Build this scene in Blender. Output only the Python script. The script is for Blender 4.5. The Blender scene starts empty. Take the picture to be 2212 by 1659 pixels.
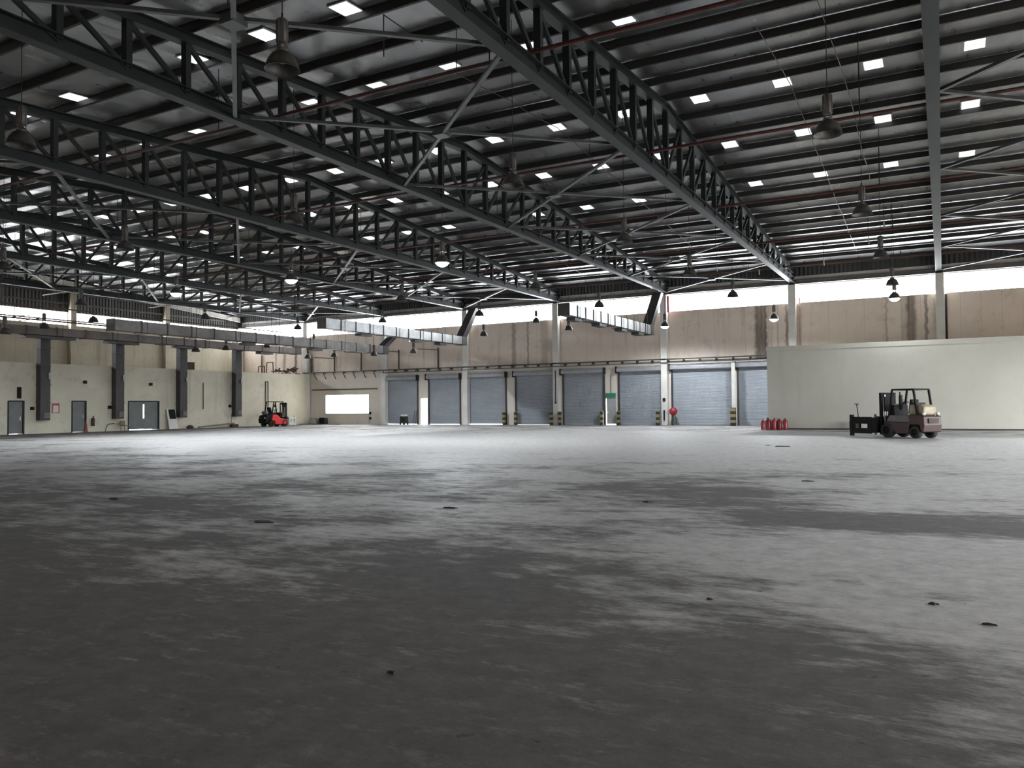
import bpy, math, random
from mathutils import Vector, Matrix
C = bpy.context.scene.collection
sc = bpy.context.scene
R = math.radians
random.seed(7)

# ------------------------------------------------------------------ camera, world, exposure
# fitted to the photograph: f = 1697.6 px on a 2212 px wide frame, eye height 1.6 m
cam = bpy.data.cameras.new('camera')
cam.sensor_fit = 'HORIZONTAL'; cam.sensor_width = 36.0
cam.lens = 36.0 * 1697.6 / 2212.0
cam.clip_start = 0.1; cam.clip_end = 400
co = bpy.data.objects.new('camera', cam); C.objects.link(co)
YAW, PITCH, ROLL = 0.5009, 0.0287, -0.0098
fw = Vector((-math.sin(YAW)*math.cos(PITCH), math.cos(YAW)*math.cos(PITCH), math.sin(PITCH)))
rt = Vector((math.cos(YAW), math.sin(YAW), 0)); up = rt.cross(fw)
r2 = rt*math.cos(ROLL) + up*math.sin(ROLL); u2 = -rt*math.sin(ROLL) + up*math.cos(ROLL)
m = Matrix((r2, u2, -fw)).transposed().to_4x4(); m.translation = Vector((0, 0, 1.6))
co.matrix_world = m
sc.camera = co

sc.view_settings.view_transform = 'Standard'
sc.view_settings.look = 'None'
sc.view_settings.gamma = 1.0
sc.view_settings.use_curve_mapping = False
sc.view_settings.exposure = 0.6
sc.cycles.use_denoising = True
sc.cycles.max_bounces = 8
sc.cycles.diffuse_bounces = 4
sc.cycles.glossy_bounces = 3
sc.cycles.sample_clamp_indirect = 6.0
sc.cycles.caustics_reflective = False

w = bpy.data.worlds.new('overcast_sky'); sc.world = w; w.use_nodes = True
bg = w.node_tree.nodes['Background']
bg.inputs['Color'].default_value = (0.93, 0.97, 1.0, 1); bg.inputs['Strength'].default_value = 11.5

CLERE = 13.0      # daylight coming through the frosted clerestory panes
SKYL = 1.1       # small roof skylights
LAMP = 30.0
LAMPW = 1900.0    # watts of each lit high bay lamp

# ------------------------------------------------------------------ materials
def nt(name):
    mt = bpy.data.materials.new(name); mt.use_nodes = True
    t = mt.node_tree
    return mt, t, t.nodes['Principled BSDF']
def N(t, typ, **kw):
    n = t.nodes.new(typ)
    for k, v in kw.items():
        if k in n.inputs: n.inputs[k].default_value = v
        else: setattr(n, k, v)
    return n
def mapping(t, scale, src='Object', rot=(0,0,0)):
    tc = N(t, 'ShaderNodeTexCoord'); mp = N(t, 'ShaderNodeMapping')
    mp.inputs['Scale'].default_value = scale; mp.inputs['Rotation'].default_value = rot
    t.links.new(tc.outputs[src], mp.inputs['Vector'])
    return mp.outputs['Vector']
def noise(t, vec, scale, detail=4, rough=0.55):
    n = N(t, 'ShaderNodeTexNoise'); n.inputs['Scale'].default_value = scale
    n.inputs['Detail'].default_value = detail; n.inputs['Roughness'].default_value = rough
    t.links.new(vec, n.inputs['Vector']); return n.outputs['Fac']
def ramp(t, fac, stops):
    r = N(t, 'ShaderNodeValToRGB'); e = r.color_ramp.elements
    while len(e) < len(stops): e.new(0.5)
    for i, (p, c) in enumerate(stops):
        e[i].position = p; e[i].color = (*c, 1) if len(c) == 3 else c
    t.links.new(fac, r.inputs['Fac']); return r.outputs['Color']
def mix(t, fac, a, b, mode='MIX'):
    n = N(t, 'ShaderNodeMix'); n.data_type = 'RGBA'; n.blend_type = mode
    for s, v in ((0, fac), (6, a), (7, b)):
        if isinstance(v, (int, float)): n.inputs[s].default_value = v
        elif isinstance(v, tuple): n.inputs[s].default_value = (*v, 1)
        else: t.links.new(v, n.inputs[s])
    return n.outputs[2]
def math_(t, op, a, b=0.0, c=0.0):
    n = N(t, 'ShaderNodeMath'); n.operation = op
    for i, v in enumerate((a, b, c)):
        if isinstance(v, (int, float)): n.inputs[i].default_value = v
        else: t.links.new(v, n.inputs[i])
    return n.outputs[0]
def bump(t, b, h, dist, strength=1.0):
    n = N(t, 'ShaderNodeBump'); n.inputs['Distance'].default_value = dist; n.inputs['Strength'].default_value = strength
    t.links.new(h, n.inputs['Height']); t.links.new(n.outputs['Normal'], b.inputs['Normal'])
def simple(name, col, rough=0.5, metal=0.0, var=0.25, scale=3.0, spec=0.5):
    mt, t, b = nt(name)
    v = mapping(t, (1,1,1))
    f = noise(t, v, scale, 5)
    d = tuple(max(0, c*(1-var)) for c in col); h = tuple(min(1, c*(1+var)) for c in col)
    c = ramp(t, f, [(0.3, d), (0.7, h)])
    t.links.new(c, b.inputs['Base Color'])
    b.inputs['Roughness'].default_value = rough; b.inputs['Metallic'].default_value = metal
    b.inputs['Specular IOR Level'].default_value = spec
    return mt
def glow(name, col, s):
    mt, t, b = nt(name)
    b.inputs['Base Color'].default_value = (0.8,0.8,0.8,1)
    b.inputs['Emission Color'].default_value = (*col, 1); b.inputs['Emission Strength'].default_value = s
    return mt
M = {}
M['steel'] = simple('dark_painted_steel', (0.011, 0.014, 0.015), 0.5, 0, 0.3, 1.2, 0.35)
M['purlin'] = simple('dark_purlin_paint', (0.022, 0.020, 0.019), 0.5, 0, 0.3, 0.8)
M['brace'] = simple('brace_paint', (0.06, 0.066, 0.066), 0.4, 0, 0.3, 1.5)
M['pinkpipe'] = simple('pale_pinkish_pipe', (0.5, 0.34, 0.28), 0.6)
M['red_pipe'] = simple('dark_red_pipe_paint', (0.060, 0.016, 0.013), 0.45)
M['brown_pipe'] = simple('rusty_brown_pipe', (0.09, 0.055, 0.04), 0.7)
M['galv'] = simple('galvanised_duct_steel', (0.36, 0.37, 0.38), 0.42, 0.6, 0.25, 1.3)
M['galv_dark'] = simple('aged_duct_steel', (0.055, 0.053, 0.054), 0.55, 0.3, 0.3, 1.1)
M['galv_mid'] = simple('dull_duct_steel', (0.15, 0.14, 0.135), 0.5, 0.35, 0.35, 1.1)
M['duct_brown'] = simple('brownish_duct_skin', (0.13, 0.105, 0.10), 0.55, 0.2, 0.4, 0.9)
M['duct_seam'] = simple('duct_seam_dark', (0.05, 0.048, 0.046), 0.6)
M['lampgrey'] = simple('dusty_grey_aluminium', (0.07, 0.066, 0.06), 0.5, 0.3, 0.3, 8)
M['lamphousing'] = simple('taupe_gear_housing', (0.085, 0.075, 0.07), 0.55, 0.1, 0.25, 8)
M['cable'] = simple('black_cable', (0.012, 0.012, 0.012), 0.6)
M['cream'] = simple('cream_painted_concrete', (0.68, 0.66, 0.62), 0.65, 0, 0.12, 0.9)
M['white'] = simple('dirty_white_paint', (0.62, 0.61, 0.58), 0.5, 0, 0.12, 2)
M['door'] = simple('grey_door_paint', (0.15, 0.16, 0.155), 0.5, 0, 0.15, 2)
M['doorlight'] = simple('pale_grey_door_paint', (0.36, 0.38, 0.38), 0.5, 0, 0.1, 2)
M['black'] = simple('black_rubber', (0.012, 0.012, 0.012), 0.75)
M['darkmetal'] = simple('black_machine_steel', (0.009, 0.009, 0.0085), 0.7, 0.0, 0.25, 3.0, 0.2)
M['red'] = simple('bright_red_paint', (0.70, 0.035, 0.03), 0.35, 0, 0.12, 2)
M['maroon'] = simple('faded_maroon_paint', (0.050, 0.018, 0.018), 0.5, 0, 0.25, 2.5)
M['cyl_red'] = simple('crimson_cylinder_paint', (0.30, 0.018, 0.030), 0.3, 0, 0.2, 4)
M['machine_grey'] = simple('machine_grey_paint', (0.13, 0.12, 0.118), 0.5, 0, 0.2, 3)
M['cushion'] = simple('cream_hood_paint', (0.32, 0.28, 0.19), 0.6, 0, 0.25, 5)
M['blue'] = simple('pale_blue_steel', (0.26, 0.36, 0.43), 0.45, 0.1, 0.3, 5)
M['green'] = simple('exit_sign_green', (0.015, 0.22, 0.13), 0.5, 0, 0.1)
M['darkgreen'] = simple('dark_green_paint', (0.03, 0.055, 0.045), 0.6)
M['signred'] = simple('faded_sign_red', (0.42, 0.09, 0.075), 0.6)
M['cone_red'] = simple('dull_cone_red', (0.20, 0.045, 0.045), 0.6)
M['rust'] = simple('rusty_scrap', (0.06, 0.032, 0.024), 0.8, 0, 0.4)
M['card'] = simple('dirty_brown_board', (0.17, 0.14, 0.11), 0.8)
M['debris'] = simple('dark_floor_scrap', (0.05, 0.042, 0.036), 0.8)
M['tin'] = simple('chrome_steel', (0.6, 0.6, 0.6), 0.2, 1.0, 0.1)
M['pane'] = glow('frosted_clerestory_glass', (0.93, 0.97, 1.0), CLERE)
M['lowpane'] = glow('sunlit_window_glass', (1.0, 0.98, 0.93), 5.0)
M['skypane'] = glow('skylight_sheet', (0.95, 0.98, 1.0), SKYL)
M['bulb'] = glow('lit_lamp_bulb', (0.95, 0.98, 1.0), LAMP)
M['deadbulb'] = simple('unlit_lamp_bulb', (0.3, 0.3, 0.28), 0.3)

def stripes():
    mt, t, b = nt('black_yellow_stripes')
    tc = N(t, 'ShaderNodeTexCoord'); s = N(t, 'ShaderNodeSeparateXYZ'); t.links.new(tc.outputs['Object'], s.inputs[0])
    a = math_(t, 'MULTIPLY', s.outputs['Z'], 2.3); f = math_(t, 'FRACT', a); g = math_(t, 'GREATER_THAN', f, 0.5)
    t.links.new(mix(t, g, (0.02, 0.02, 0.02), (0.26, 0.22, 0.09)), b.inputs['Base Color'])
    return mt
M['stripes'] = stripes()

def foil():
    mt, t, b = nt('aluminium_foil_insulation')
    v = mapping(t, (0.75, 0.22, 1))
    f = noise(t, v, 1.0, 2, 0.45)
    v2 = mapping(t, (2.0, 0.5, 1), rot=(0,0,R(14)))
    f2 = noise(t, v2, 1.6, 2, 0.5)
    h = math_(t, 'ADD', math_(t, 'MULTIPLY', f, 0.75), math_(t, 'MULTIPLY', f2, 0.14))
    bump(t, b, h, 0.14, 1.0)
    v3 = mapping(t, (1, 1, 1)); f3 = noise(t, v3, 0.35, 5)
    t.links.new(ramp(t, f3, [(0.3, (0.28, 0.28, 0.285)), (0.7, (0.46, 0.46, 0.465))]), b.inputs['Base Color'])
    b.inputs['Metallic'].default_value = 0.92
    t.links.new(ramp(t, f2, [(0.3, (0.27,)*3), (0.7, (0.36,)*3)]), b.inputs['Roughness'])
    return mt
M['foil'] = foil()

def floor_mat():
    mt, t, b = nt('stained_concrete_floor')
    v = mapping(t, (1, 1, 1))
    vs = mapping(t, (0.75, 1.0, 1), rot=(0, 0, R(-32)))
    big = noise(t, v, 0.06, 2, 0.5)
    mid = noise(t, vs, 0.45, 12, 0.66)
    fine = noise(t, v, 4.0, 9, 0.75)
    scr = noise(t, mapping(t, (0.5, 1.5, 1), rot=(0, 0, R(-20))), 2.6, 14, 0.78)
    base = ramp(t, fine, [(0.34, (0.30, 0.293, 0.285)), (0.66, (0.54, 0.53, 0.515))])
    # worn brown traffic dirt; its large patches also paint in shade and light
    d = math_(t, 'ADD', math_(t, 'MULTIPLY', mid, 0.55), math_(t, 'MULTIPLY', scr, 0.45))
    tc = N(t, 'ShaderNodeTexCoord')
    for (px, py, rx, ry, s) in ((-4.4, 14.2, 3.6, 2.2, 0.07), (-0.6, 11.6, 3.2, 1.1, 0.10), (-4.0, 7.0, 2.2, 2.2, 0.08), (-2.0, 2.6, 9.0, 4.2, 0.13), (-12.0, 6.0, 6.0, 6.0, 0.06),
                                (-1.2, 8.6, 2.6, 1.8, -0.11), (0.3, 6.6, 1.8, 1.4, -0.11), (-6.3, 11.0, 1.8, 1.5, -0.05), (-14.0, 33.0, 46.0, 17.0, -0.10), (0.0, 16.0, 4.0, 3.0, -0.05), (0.0, 7.2, 0.6, 0.5, 0.08), (-55.5, 36.0, 3.5, 24.0, 0.22), (-52.0, 30.0, 5.0, 14.0, 0.08)):  # final pair: dirt and painted shade along the left wall's foot
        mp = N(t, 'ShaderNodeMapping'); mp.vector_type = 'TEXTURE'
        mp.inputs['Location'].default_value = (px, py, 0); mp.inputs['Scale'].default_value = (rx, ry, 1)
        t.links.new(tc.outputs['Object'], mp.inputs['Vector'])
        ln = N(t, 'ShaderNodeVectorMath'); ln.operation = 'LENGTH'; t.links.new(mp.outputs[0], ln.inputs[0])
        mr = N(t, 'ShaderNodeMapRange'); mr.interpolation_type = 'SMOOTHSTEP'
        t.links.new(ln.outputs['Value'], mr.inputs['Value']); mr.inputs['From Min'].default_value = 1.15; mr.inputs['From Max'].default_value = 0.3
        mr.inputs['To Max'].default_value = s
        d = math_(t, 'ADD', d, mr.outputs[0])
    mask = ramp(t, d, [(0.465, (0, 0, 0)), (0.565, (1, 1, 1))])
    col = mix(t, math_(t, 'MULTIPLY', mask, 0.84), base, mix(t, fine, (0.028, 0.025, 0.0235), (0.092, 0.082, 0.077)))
    # pale scuffs worn through the dirt
    sc2 = noise(t, mapping(t, (0.6, 1.5, 1), rot=(0, 0, R(-12))), 4.0, 12, 0.8)
    m2 = ramp(t, sc2, [(0.54, (0, 0, 0)), (0.62, (1, 1, 1))])
    col = mix(t, math_(t, 'MULTIPLY', m2, math_(t, 'SUBTRACT', 0.55, math_(t, 'MULTIPLY', mask, 0.4))), col, (0.52, 0.505, 0.485))
    # small dark spots
    sp = noise(t, v, 6.0, 4, 0.6)
    m3 = ramp(t, sp, [(0.67, (0, 0, 0)), (0.72, (1, 1, 1))])
    col = mix(t, math_(t, 'MULTIPLY', m3, 0.6), col, (0.03, 0.025, 0.02))
    t.links.new(col, b.inputs['Base Color'])
    rg = mix(t, mask, (0.56,)*3, (0.78,)*3)
    t.links.new(rg, b.inputs['Roughness'])
    b.inputs['Specular IOR Level'].default_value = 0.38
    bump(t, b, math_(t, 'ADD', fine, math_(t, 'MULTIPLY', mid, 0.5)), 0.012, 0.5)
    return mt
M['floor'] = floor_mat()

def wall_mat(name, c1, c2, stain, joint=0.0, streaks=(), axis='X', amount=0.6, blotch=0.35):
    mt, t, b = nt(name)
    v = mapping(t, (1, 1, 1))
    f = noise(t, v, 0.5, 6, 0.6)
    col = ramp(t, f, [(0.3, c1), (0.7, c2)])
    sv = mapping(t, (1, 1, 0.06))
    s1 = noise(t, sv, 1.3, 6, 0.65)
    m1 = ramp(t, s1, [(0.54, (0, 0, 0)), (0.72, (1, 1, 1))])
    patch = ramp(t, noise(t, v, 0.13, 2), [(0.42, (0, 0, 0)), (0.6, (1, 1, 1))])
    m1 = mix(t, 1.0, m1, patch, 'MULTIPLY')
    col = mix(t, math_(t, 'MULTIPLY', m1, amount), col, stain)
    b2 = noise(t, v, 1.4, 8, 0.7)
    m2 = ramp(t, b2, [(0.55, (0, 0, 0)), (0.75, (1, 1, 1))])
    col = mix(t, math_(t, 'MULTIPLY', m2, blotch), col, stain)
    tc = N(t, 'ShaderNodeTexCoord'); s = N(t, 'ShaderNodeSeparateXYZ'); t.links.new(tc.outputs['Object'], s.inputs[0])
    ax = s.outputs[axis]
    wob = noise(t, mapping(t, (0.3, 0.3, 0.7)), 4.0, 4)
    for x0, wd, st in streaks:
        a = math_(t, 'ABSOLUTE', math_(t, 'SUBTRACT', math_(t, 'ADD', ax, math_(t, 'MULTIPLY', wob, 0.35)), x0 + 0.17))
        g = N(t, 'ShaderNodeMapRange'); g.interpolation_type = 'SMOOTHSTEP'
        t.links.new(a, g.inputs['Value']); g.inputs['From Min'].default_value = wd; g.inputs['From Max'].default_value = wd*0.3
        k = math_(t, 'MULTIPLY', g.outputs['Result'], math_(t, 'MULTIPLY', ramp(t, s1, [(0.3, (0.4,)*3), (0.6, (1,)*3)]), st))
        col = mix(t, k, col, tuple(c*0.45 for c in stain))
    if joint:
        fr = math_(t, 'FRACT', math_(t, 'DIVIDE', ax, joint))
        j = math_(t, 'LESS_THAN', fr, 0.018)
        col = mix(t, math_(t, 'MULTIPLY', j, 0.35), col, stain)
    t.links.new(col, b.inputs['Base Color'])
    b.inputs['Roughness'].default_value = 0.6
    bump(t, b, b2, 0.01, 0.4)
    return mt
M['wall_up'] = wall_mat('stained_pink_cream_cladding', (0.74, 0.62, 0.53), (0.82, 0.71, 0.62), (0.20, 0.13, 0.10), 1.18,
    streaks=((-11.9, 0.5, 0.85), (-11.5, 0.16, 0.8), (-9.95, 0.16, 0.8), (-1.75, 0.42, 0.8), (-0.85, 0.16, 0.7), (-3.3, 0.12, 0.5), (-32.9, 0.3, 0.6), (-29.9, 0.5, 0.5), (-31.5, 0.16, 0.7), (-58.6, 0.25, 0.8), (-60.2, 0.3, 0.7), (-61.4, 0.2, 0.7)))
M['wall_low'] = wall_mat('pale_cream_dock_wall', (0.68, 0.62, 0.54), (0.76, 0.70, 0.62), (0.25, 0.18, 0.14), amount=0.4, blotch=0.2)
M['wall_block'] = wall_mat('patchy_cream_plaster', (0.52, 0.485, 0.385), (0.64, 0.605, 0.49), (0.24, 0.20, 0.14), amount=0.45, blotch=0.5, axis='Y')
M['wall_gable'] = wall_mat('tan_gable_wall', (0.36, 0.32, 0.24), (0.44, 0.40, 0.31), (0.17, 0.13, 0.09), 1.6, axis='Y', amount=0.5)
M['partition'] = wall_mat('grey_beige_partition_board', (0.45, 0.44, 0.385), (0.50, 0.49, 0.435), (0.28, 0.25, 0.19), 0, amount=0.22, blotch=0.15)
def corrug(name, c1, c2, pitch, depth, axis='Y', metal=0.0, rough=0.5):
    mt, t, b = nt(name)
    tc = N(t, 'ShaderNodeTexCoord'); s = N(t, 'ShaderNodeSeparateXYZ'); t.links.new(tc.outputs['Object'], s.inputs[0])
    a = math_(t, 'SINE', math_(t, 'MULTIPLY', s.outputs[axis], 2*math.pi/pitch))
    f = noise(t, mapping(t, (1, 1, 1)), 0.8, 5)
    t.links.new(ramp(t, f, [(0.3, c1), (0.7, c2)]), b.inputs['Base Color'])
    b.inputs['Roughness'].default_value = rough; b.inputs['Metallic'].default_value = metal
    bump(t, b, a, depth, 1.0)
    return mt
M['dark_clad'] = corrug('dark_ribbed_cladding', (0.020, 0.017, 0.016), (0.040, 0.032, 0.030), 0.3, 0.04, 'Y')
M['dark_clad_x'] = corrug('dark_eave_cladding', (0.035, 0.035, 0.037), (0.06, 0.06, 0.062), 0.3, 0.03, 'X')
M['shutter'] = corrug('blue_grey_shutter_slats', (0.33, 0.36, 0.405), (0.40, 0.43, 0.475), 0.09, 0.012, 'Z', 0.15, 0.45)
M['hood'] = simple('grey_shutter_hood', (0.33, 0.34, 0.36), 0.45, 0.2, 0.15)
M['ground'] = simple('outside_concrete', (0.6, 0.6, 0.58), 0.8, 0, 0.1)

# ------------------------------------------------------------------ mesh helpers
class MB:
    def __init__(s): s.v = []; s.f = []; s.sm = []
    def _add(s, vs, fs, smooth=False):
        o = len(s.v); s.v += [tuple(v) for v in vs]; s.f += [tuple(i+o for i in f) for f in fs]; s.sm += [smooth]*len(fs)
        return s
    def box(s, x0, x1, y0, y1, z0, z1):
        vs = [(x, y, z) for z in (z0, z1) for y in (y0, y1) for x in (x0, x1)]
        return s._add(vs, [(0,2,3,1), (4,5,7,6), (0,1,5,4), (2,6,7,3), (0,4,6,2), (1,3,7,5)])
    def frame(s, p, q, hint=(0,0,1)):
        p, q = Vector(p), Vector(q); d = (q-p).normalized(); h = Vector(hint)
        if abs(d.dot(h)) > 0.98: h = Vector((1,0,0)) if abs(d.x) < .9 else Vector((0,1,0))
        a = d.cross(h).normalized(); b = a.cross(d).normalized(); return p, q, a, b
    def bar(s, p, q, w, h, hint=(0,0,1), off=(0,0)):
        p, q, a, b = s.frame(p, q, hint); c = a*off[0] + b*off[1]
        vs = [e + c + a*(w/2*i) + b*(h/2*j) for e in (p, q) for i, j in ((-1,-1), (1,-1), (1,1), (-1,1))]
        return s._add(vs, [(0,3,2,1), (4,5,6,7), (0,1,5,4), (1,2,6,5), (2,3,7,6), (3,0,4,7)])
    def ibeam(s, p, q, w, h, t=0.02, hint=(0,0,1)):
        s.bar(p, q, w, t, hint, (0, h/2-t/2)); s.bar(p, q, w, t, hint, (0, -h/2+t/2)); s.bar(p, q, t, h-2*t, hint)
        return s
    def tube(s, p, q, r, n=10, r2=None, cap=True):
        p, q, a, b = s.frame(p, q); r2 = r if r2 is None else r2
        vs = [e + a*(rr*math.cos(2*math.pi*i/n)) + b*(rr*math.sin(2*math.pi*i/n)) for e, rr in ((p, r), (q, r2)) for i in range(n)]
        s._add(vs, [(i, i+n, (i+1) % n + n, (i+1) % n) for i in range(n)], True)
        if cap: s._add(vs[:n], [tuple(range(n))]); s._add(vs[n:], [tuple(reversed(range(n)))])
        return s
    def path(s, pts, r, n=8):
        for a, b in zip(pts, pts[1:]): s.tube(a, b, r, n)
        return s
    def lathe(s, prof, n=24, o=(0,0,0), axis='Z'):
        def P(r, z, a):
            c, d = r*math.cos(a), r*math.sin(a)
            if axis == 'Z': q = (c, d, z)
            elif axis == 'Y': q = (c, z, d)
            else: q = (z, c, d)
            return (q[0]+o[0], q[1]+o[1], q[2]+o[2])
        vs = [P(r, z, 2*math.pi*i/n) for r, z in prof for i in range(n)]
        fs = [(k*n+i, k*n+(i+1) % n, (k+1)*n+(i+1) % n, (k+1)*n+i) for k in range(len(prof)-1) for i in range(n)]
        return s._add(vs, fs, True)
    def prism(s, prof, y0, y1, axis='Y'):
        n = len(prof)
        def P(a, b, y): return (a, y, b) if axis == 'Y' else ((y, a, b) if axis == 'X' else (a, b, y))
        vs = [P(a, b, y) for y in (y0, y1) for a, b in prof]
        return s._add(vs, [tuple(range(n)), tuple(reversed(range(n, 2*n)))] + [(i, i+n, (i+1) % n + n, (i+1) % n) for i in range(n)])
    def mesh(s, name, mat):
        me = bpy.data.meshes.new(name); me.from_pydata(s.v, [], s.f); me.update()
        for i, p in enumerate(me.polygons): p.use_smooth = s.sm[i]
        import bmesh
        bm = bmesh.new(); bm.from_mesh(me); bmesh.ops.recalc_face_normals(bm, faces=bm.faces); bm.to_mesh(me); bm.free()
        me.materials.append(mat); return me
    def build(s, name, mat, parent=None, loc=None):
        o = bpy.data.objects.new(name, s.mesh(name, mat)); C.objects.link(o)
        if parent: o.parent = parent
        if loc: o.location = loc
        return o
def bevel(o, wd=0.02, seg=2):
    md = o.modifiers.new('bevel', 'BEVEL'); md.width = wd; md.segments = seg; md.limit_method = 'ANGLE'; return o
def link(name, me, parent=None, loc=(0,0,0), rz=0):
    o = bpy.data.objects.new(name, me); C.objects.link(o); o.location = loc; o.rotation_euler = (0,0,rz)
    if parent: o.parent = parent
    return o
def tag(o, label=None, cat=None, group=None, kind=None):
    if label: o['label'] = label
    if cat: o['category'] = cat
    if group: o['group'] = group
    if kind: o['kind'] = kind
    return o
def thing(name, label, cat, loc=(0,0,0), rz=0, group=None):
    o = bpy.data.objects.new(name, None); C.objects.link(o); o.empty_display_size = 0.2
    o.location = loc; o.rotation_euler = (0,0,rz); return tag(o, label, cat, group)
def struct(name, mb, mat): return tag(mb.build(name, mat), kind='structure')
ORD = 'first second third fourth fifth sixth seventh eighth ninth tenth eleventh twelfth thirteenth fourteenth fifteenth sixteenth seventeenth eighteenth nineteenth twentieth'.split()
for _t in ('twenty', 'thirty'):
    ORD += [_t + '-' + x for x in ORD[:9]] + (['thirtieth'] if _t == 'twenty' else [])

# ------------------------------------------------------------------ building dimensions
S = 9.458                       # column and truss bay
D = 60.5                        # dock wall
XR, XL = 9.9, -66.5            # right end, gable wall
YF = -1.6                       # wall behind the camera
RIDGE, ZR, SL = 30.25, 13.95, 0.075
def roof_z(y): return ZR - SL*abs(y-RIDGE)
XB = -56.6                      # face of the single storey block on the left
ZB = 5.04
colX = [0.0, -9.5, -19.2, -28.65, -37.7, -46.95, -56.85, -66.4]

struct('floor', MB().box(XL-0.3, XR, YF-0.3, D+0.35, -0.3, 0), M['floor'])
struct('ground_outside', MB().box(XL-10, XR+10, D+0.35, D+40, -0.32, -0.02), M['ground'])
g = MB(); yy = (YF-0.3, RIDGE, D+0.4)
g.prism([(yy[0], roof_z(yy[0])), (yy[1], ZR), (yy[2], roof_z(yy[2])), (yy[2], roof_z(yy[2])+0.12), (yy[1], ZR+0.12), (yy[0], roof_z(yy[0])+0.12)], XL-0.3, XR+0.3, 'X')
ceil = struct('ceiling', g, M['foil'])

def wall_with_holes(along, fixed0, fixed1, a0, a1, z0, z1, holes, axis):
    """boxes filling a wall rectangle around rectangular holes (a0,a1,z0,z1)"""
    mb = MB(); cuts = sorted({a0, a1} | {h[0] for h in holes} | {h[1] for h in holes})
    for p, q in zip(cuts, cuts[1:]):
        if q <= a0 or p >= a1: continue
        hs = sorted([(h[2], h[3]) for h in holes if h[0] < (p+q)/2 < h[1]])
        z = z0
        for h in hs + [(z1, z1)]:
            if h[0] > z + 1e-6:
                if axis == 'X': mb.box(p, q, fixed0, fixed1, z, h[0])
                else: mb.box(fixed0, fixed1, p, q, z, h[0])
            z = max(z, h[1])
    return mb
# dock wall
SH = [(-47.0,-43.2), (-41.95,-38.48), (-37.54,-33.71), (-32.73,-28.97), (-28.15,-24.45), (-23.16,-19.5), (-18.7,-13.97), (-13.59,-9.85), (-8.9,-5.2), (-4.2,-0.6)]
SHZ = [4.22, 4.24, 4.24, 4.26, 4.3, 4.33, 4.38, 4.4, 4.4, 4.4]
holes = [(a, b, 0, z) for (a, b), z in zip(SH, SHZ)] + [(-42.98, -42.12, 0, 2.45), (-54.6, -49.0, 1.08, 2.92), (-24.32, -23.46, 0, 2.2)]
struct('wall_back', wall_with_holes('X', D, D+0.3, XL, XR, 0, 5.0, holes, 'X'), M['wall_low'])
struct('wall_back', MB().box(XL, XR, D, D+0.3, 5.0, 8.95), M['wall_up'])
ch = []
CZ0, CZ1 = 8.95, 10.35
struct('trim_1', MB().box(XL, XR, D-0.02, D+0.3, 10.95, roof_z(D)-0.02), M['dark_clad_x'])
tag(MB().ibeam((XL+0.4, D-0.12, 10.5), (XR, D-0.12, 10.5), 0.3, 0.3, 0.02).build('eave_beam', M['galv_mid']),
    'long grey steel eave beam running above the clerestory windows of the shutter wall', 'beam')
struct('trim_2', MB().box(XL, XR, D, D+0.3, 10.35, 10.95), M['cream'])
# clerestory windows of the dock wall: one band per bay
wn = 1
edges = [XR] + colX[:]
for i in range(len(edges)-1):
    a, b = edges[i+1]+0.25, edges[i]-0.25
    o = struct('window_%d' % wn, MB().box(a, b, D+0.12, D+0.15, CZ0, CZ1), M['pane']); wn += 1
    fr = MB(); n = 6
    fr.box(a, b, D+0.02, D+0.11, CZ0, CZ0+0.06); fr.box(a, b, D+0.02, D+0.11, CZ1-0.06, CZ1)
    fr.build('window_frame', M['white'], o)
# columns on the dock wall
def column(x, y, rz, label, red=False):
    t = thing('wall_column', label, 'column', (x, y, 0), rz, 'columns of the long walls')
    bevel(MB().box(-0.26, 0.26, -0.5, 0.0, 0, 10.3).build('shaft', M['cream'], t), 0.02)
    MB().box(-0.2, 0.2, -0.45, -0.05, 10.3, 10.42).build('bearing_plate', M['steel'], t)
    return t
names = ['rising behind the right part of the pale partition', 'rising behind the left end of the pale partition', 'beside the red hose reel',
         'between the fourth and fifth shutters from the left', 'between the second and third shutters from the left', 'just left of the leftmost shutter',
         'just left of the sunlit low window', 'in the far left corner above the low block']
for x, nm in zip(colX, names): column(x, D-0.02, 0, 'tall cream column on the shutter wall, ' + nm)

# roller shutters
def shutter(i, a, b, z, label, gap):
    t = thing('roller_shutter', label, 'shutter', ((a+b)/2, D+0.05, 0), 0, 'roller shutters of the dock wall')
    hw = (b-a)/2
    MB().box(-hw+0.02, hw-0.02, 0.0, 0.05, gap+0.1, z).build('curtain', M['shutter'], t)
    MB().box(-hw+0.02, hw-0.02, -0.02, 0.07, gap, gap+0.1).build('bottom_bar', M['hood'], t)
    for s in (-1, 1): MB().box(s*hw-0.07, s*hw+0.07, -0.12, -0.055, 0, z).build('guide_rail', M['galv_dark'], t)
    h = MB(); h.prism([(-0.5, z+0.02), (-0.5, z+0.25), (-0.36, z+0.42), (-0.06, z+0.42), (-0.06, z-0.02), (-0.4, z-0.02)], -hw-0.07, hw+0.07, 'X')
    bevel(h.build('hood', M['hood'], t), 0.03)
    for s in (-1, 1): MB().box(s*(hw+0.11)-0.03, s*(hw+0.11)+0.03, -0.52, -0.06, z-0.1, z+0.44).build('end_plate', M['steel'], t)
lab = ['leftmost blue-grey roller shutter, nearest the sunlit low window', 'blue-grey roller shutter just right of the blazing open doorway',
       'blue-grey roller shutter, third from the left, light showing under its bottom bar', 'blue-grey roller shutter, fourth from the left, left of the narrow column',
       'blue-grey roller shutter just left of the grey door with green sign', 'blue-grey roller shutter between the green exit sign and the hose reel column',
       'widest blue-grey roller shutter, just right of the red hose reel', 'blue-grey roller shutter partly hidden by the left edge of the partition']
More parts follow.
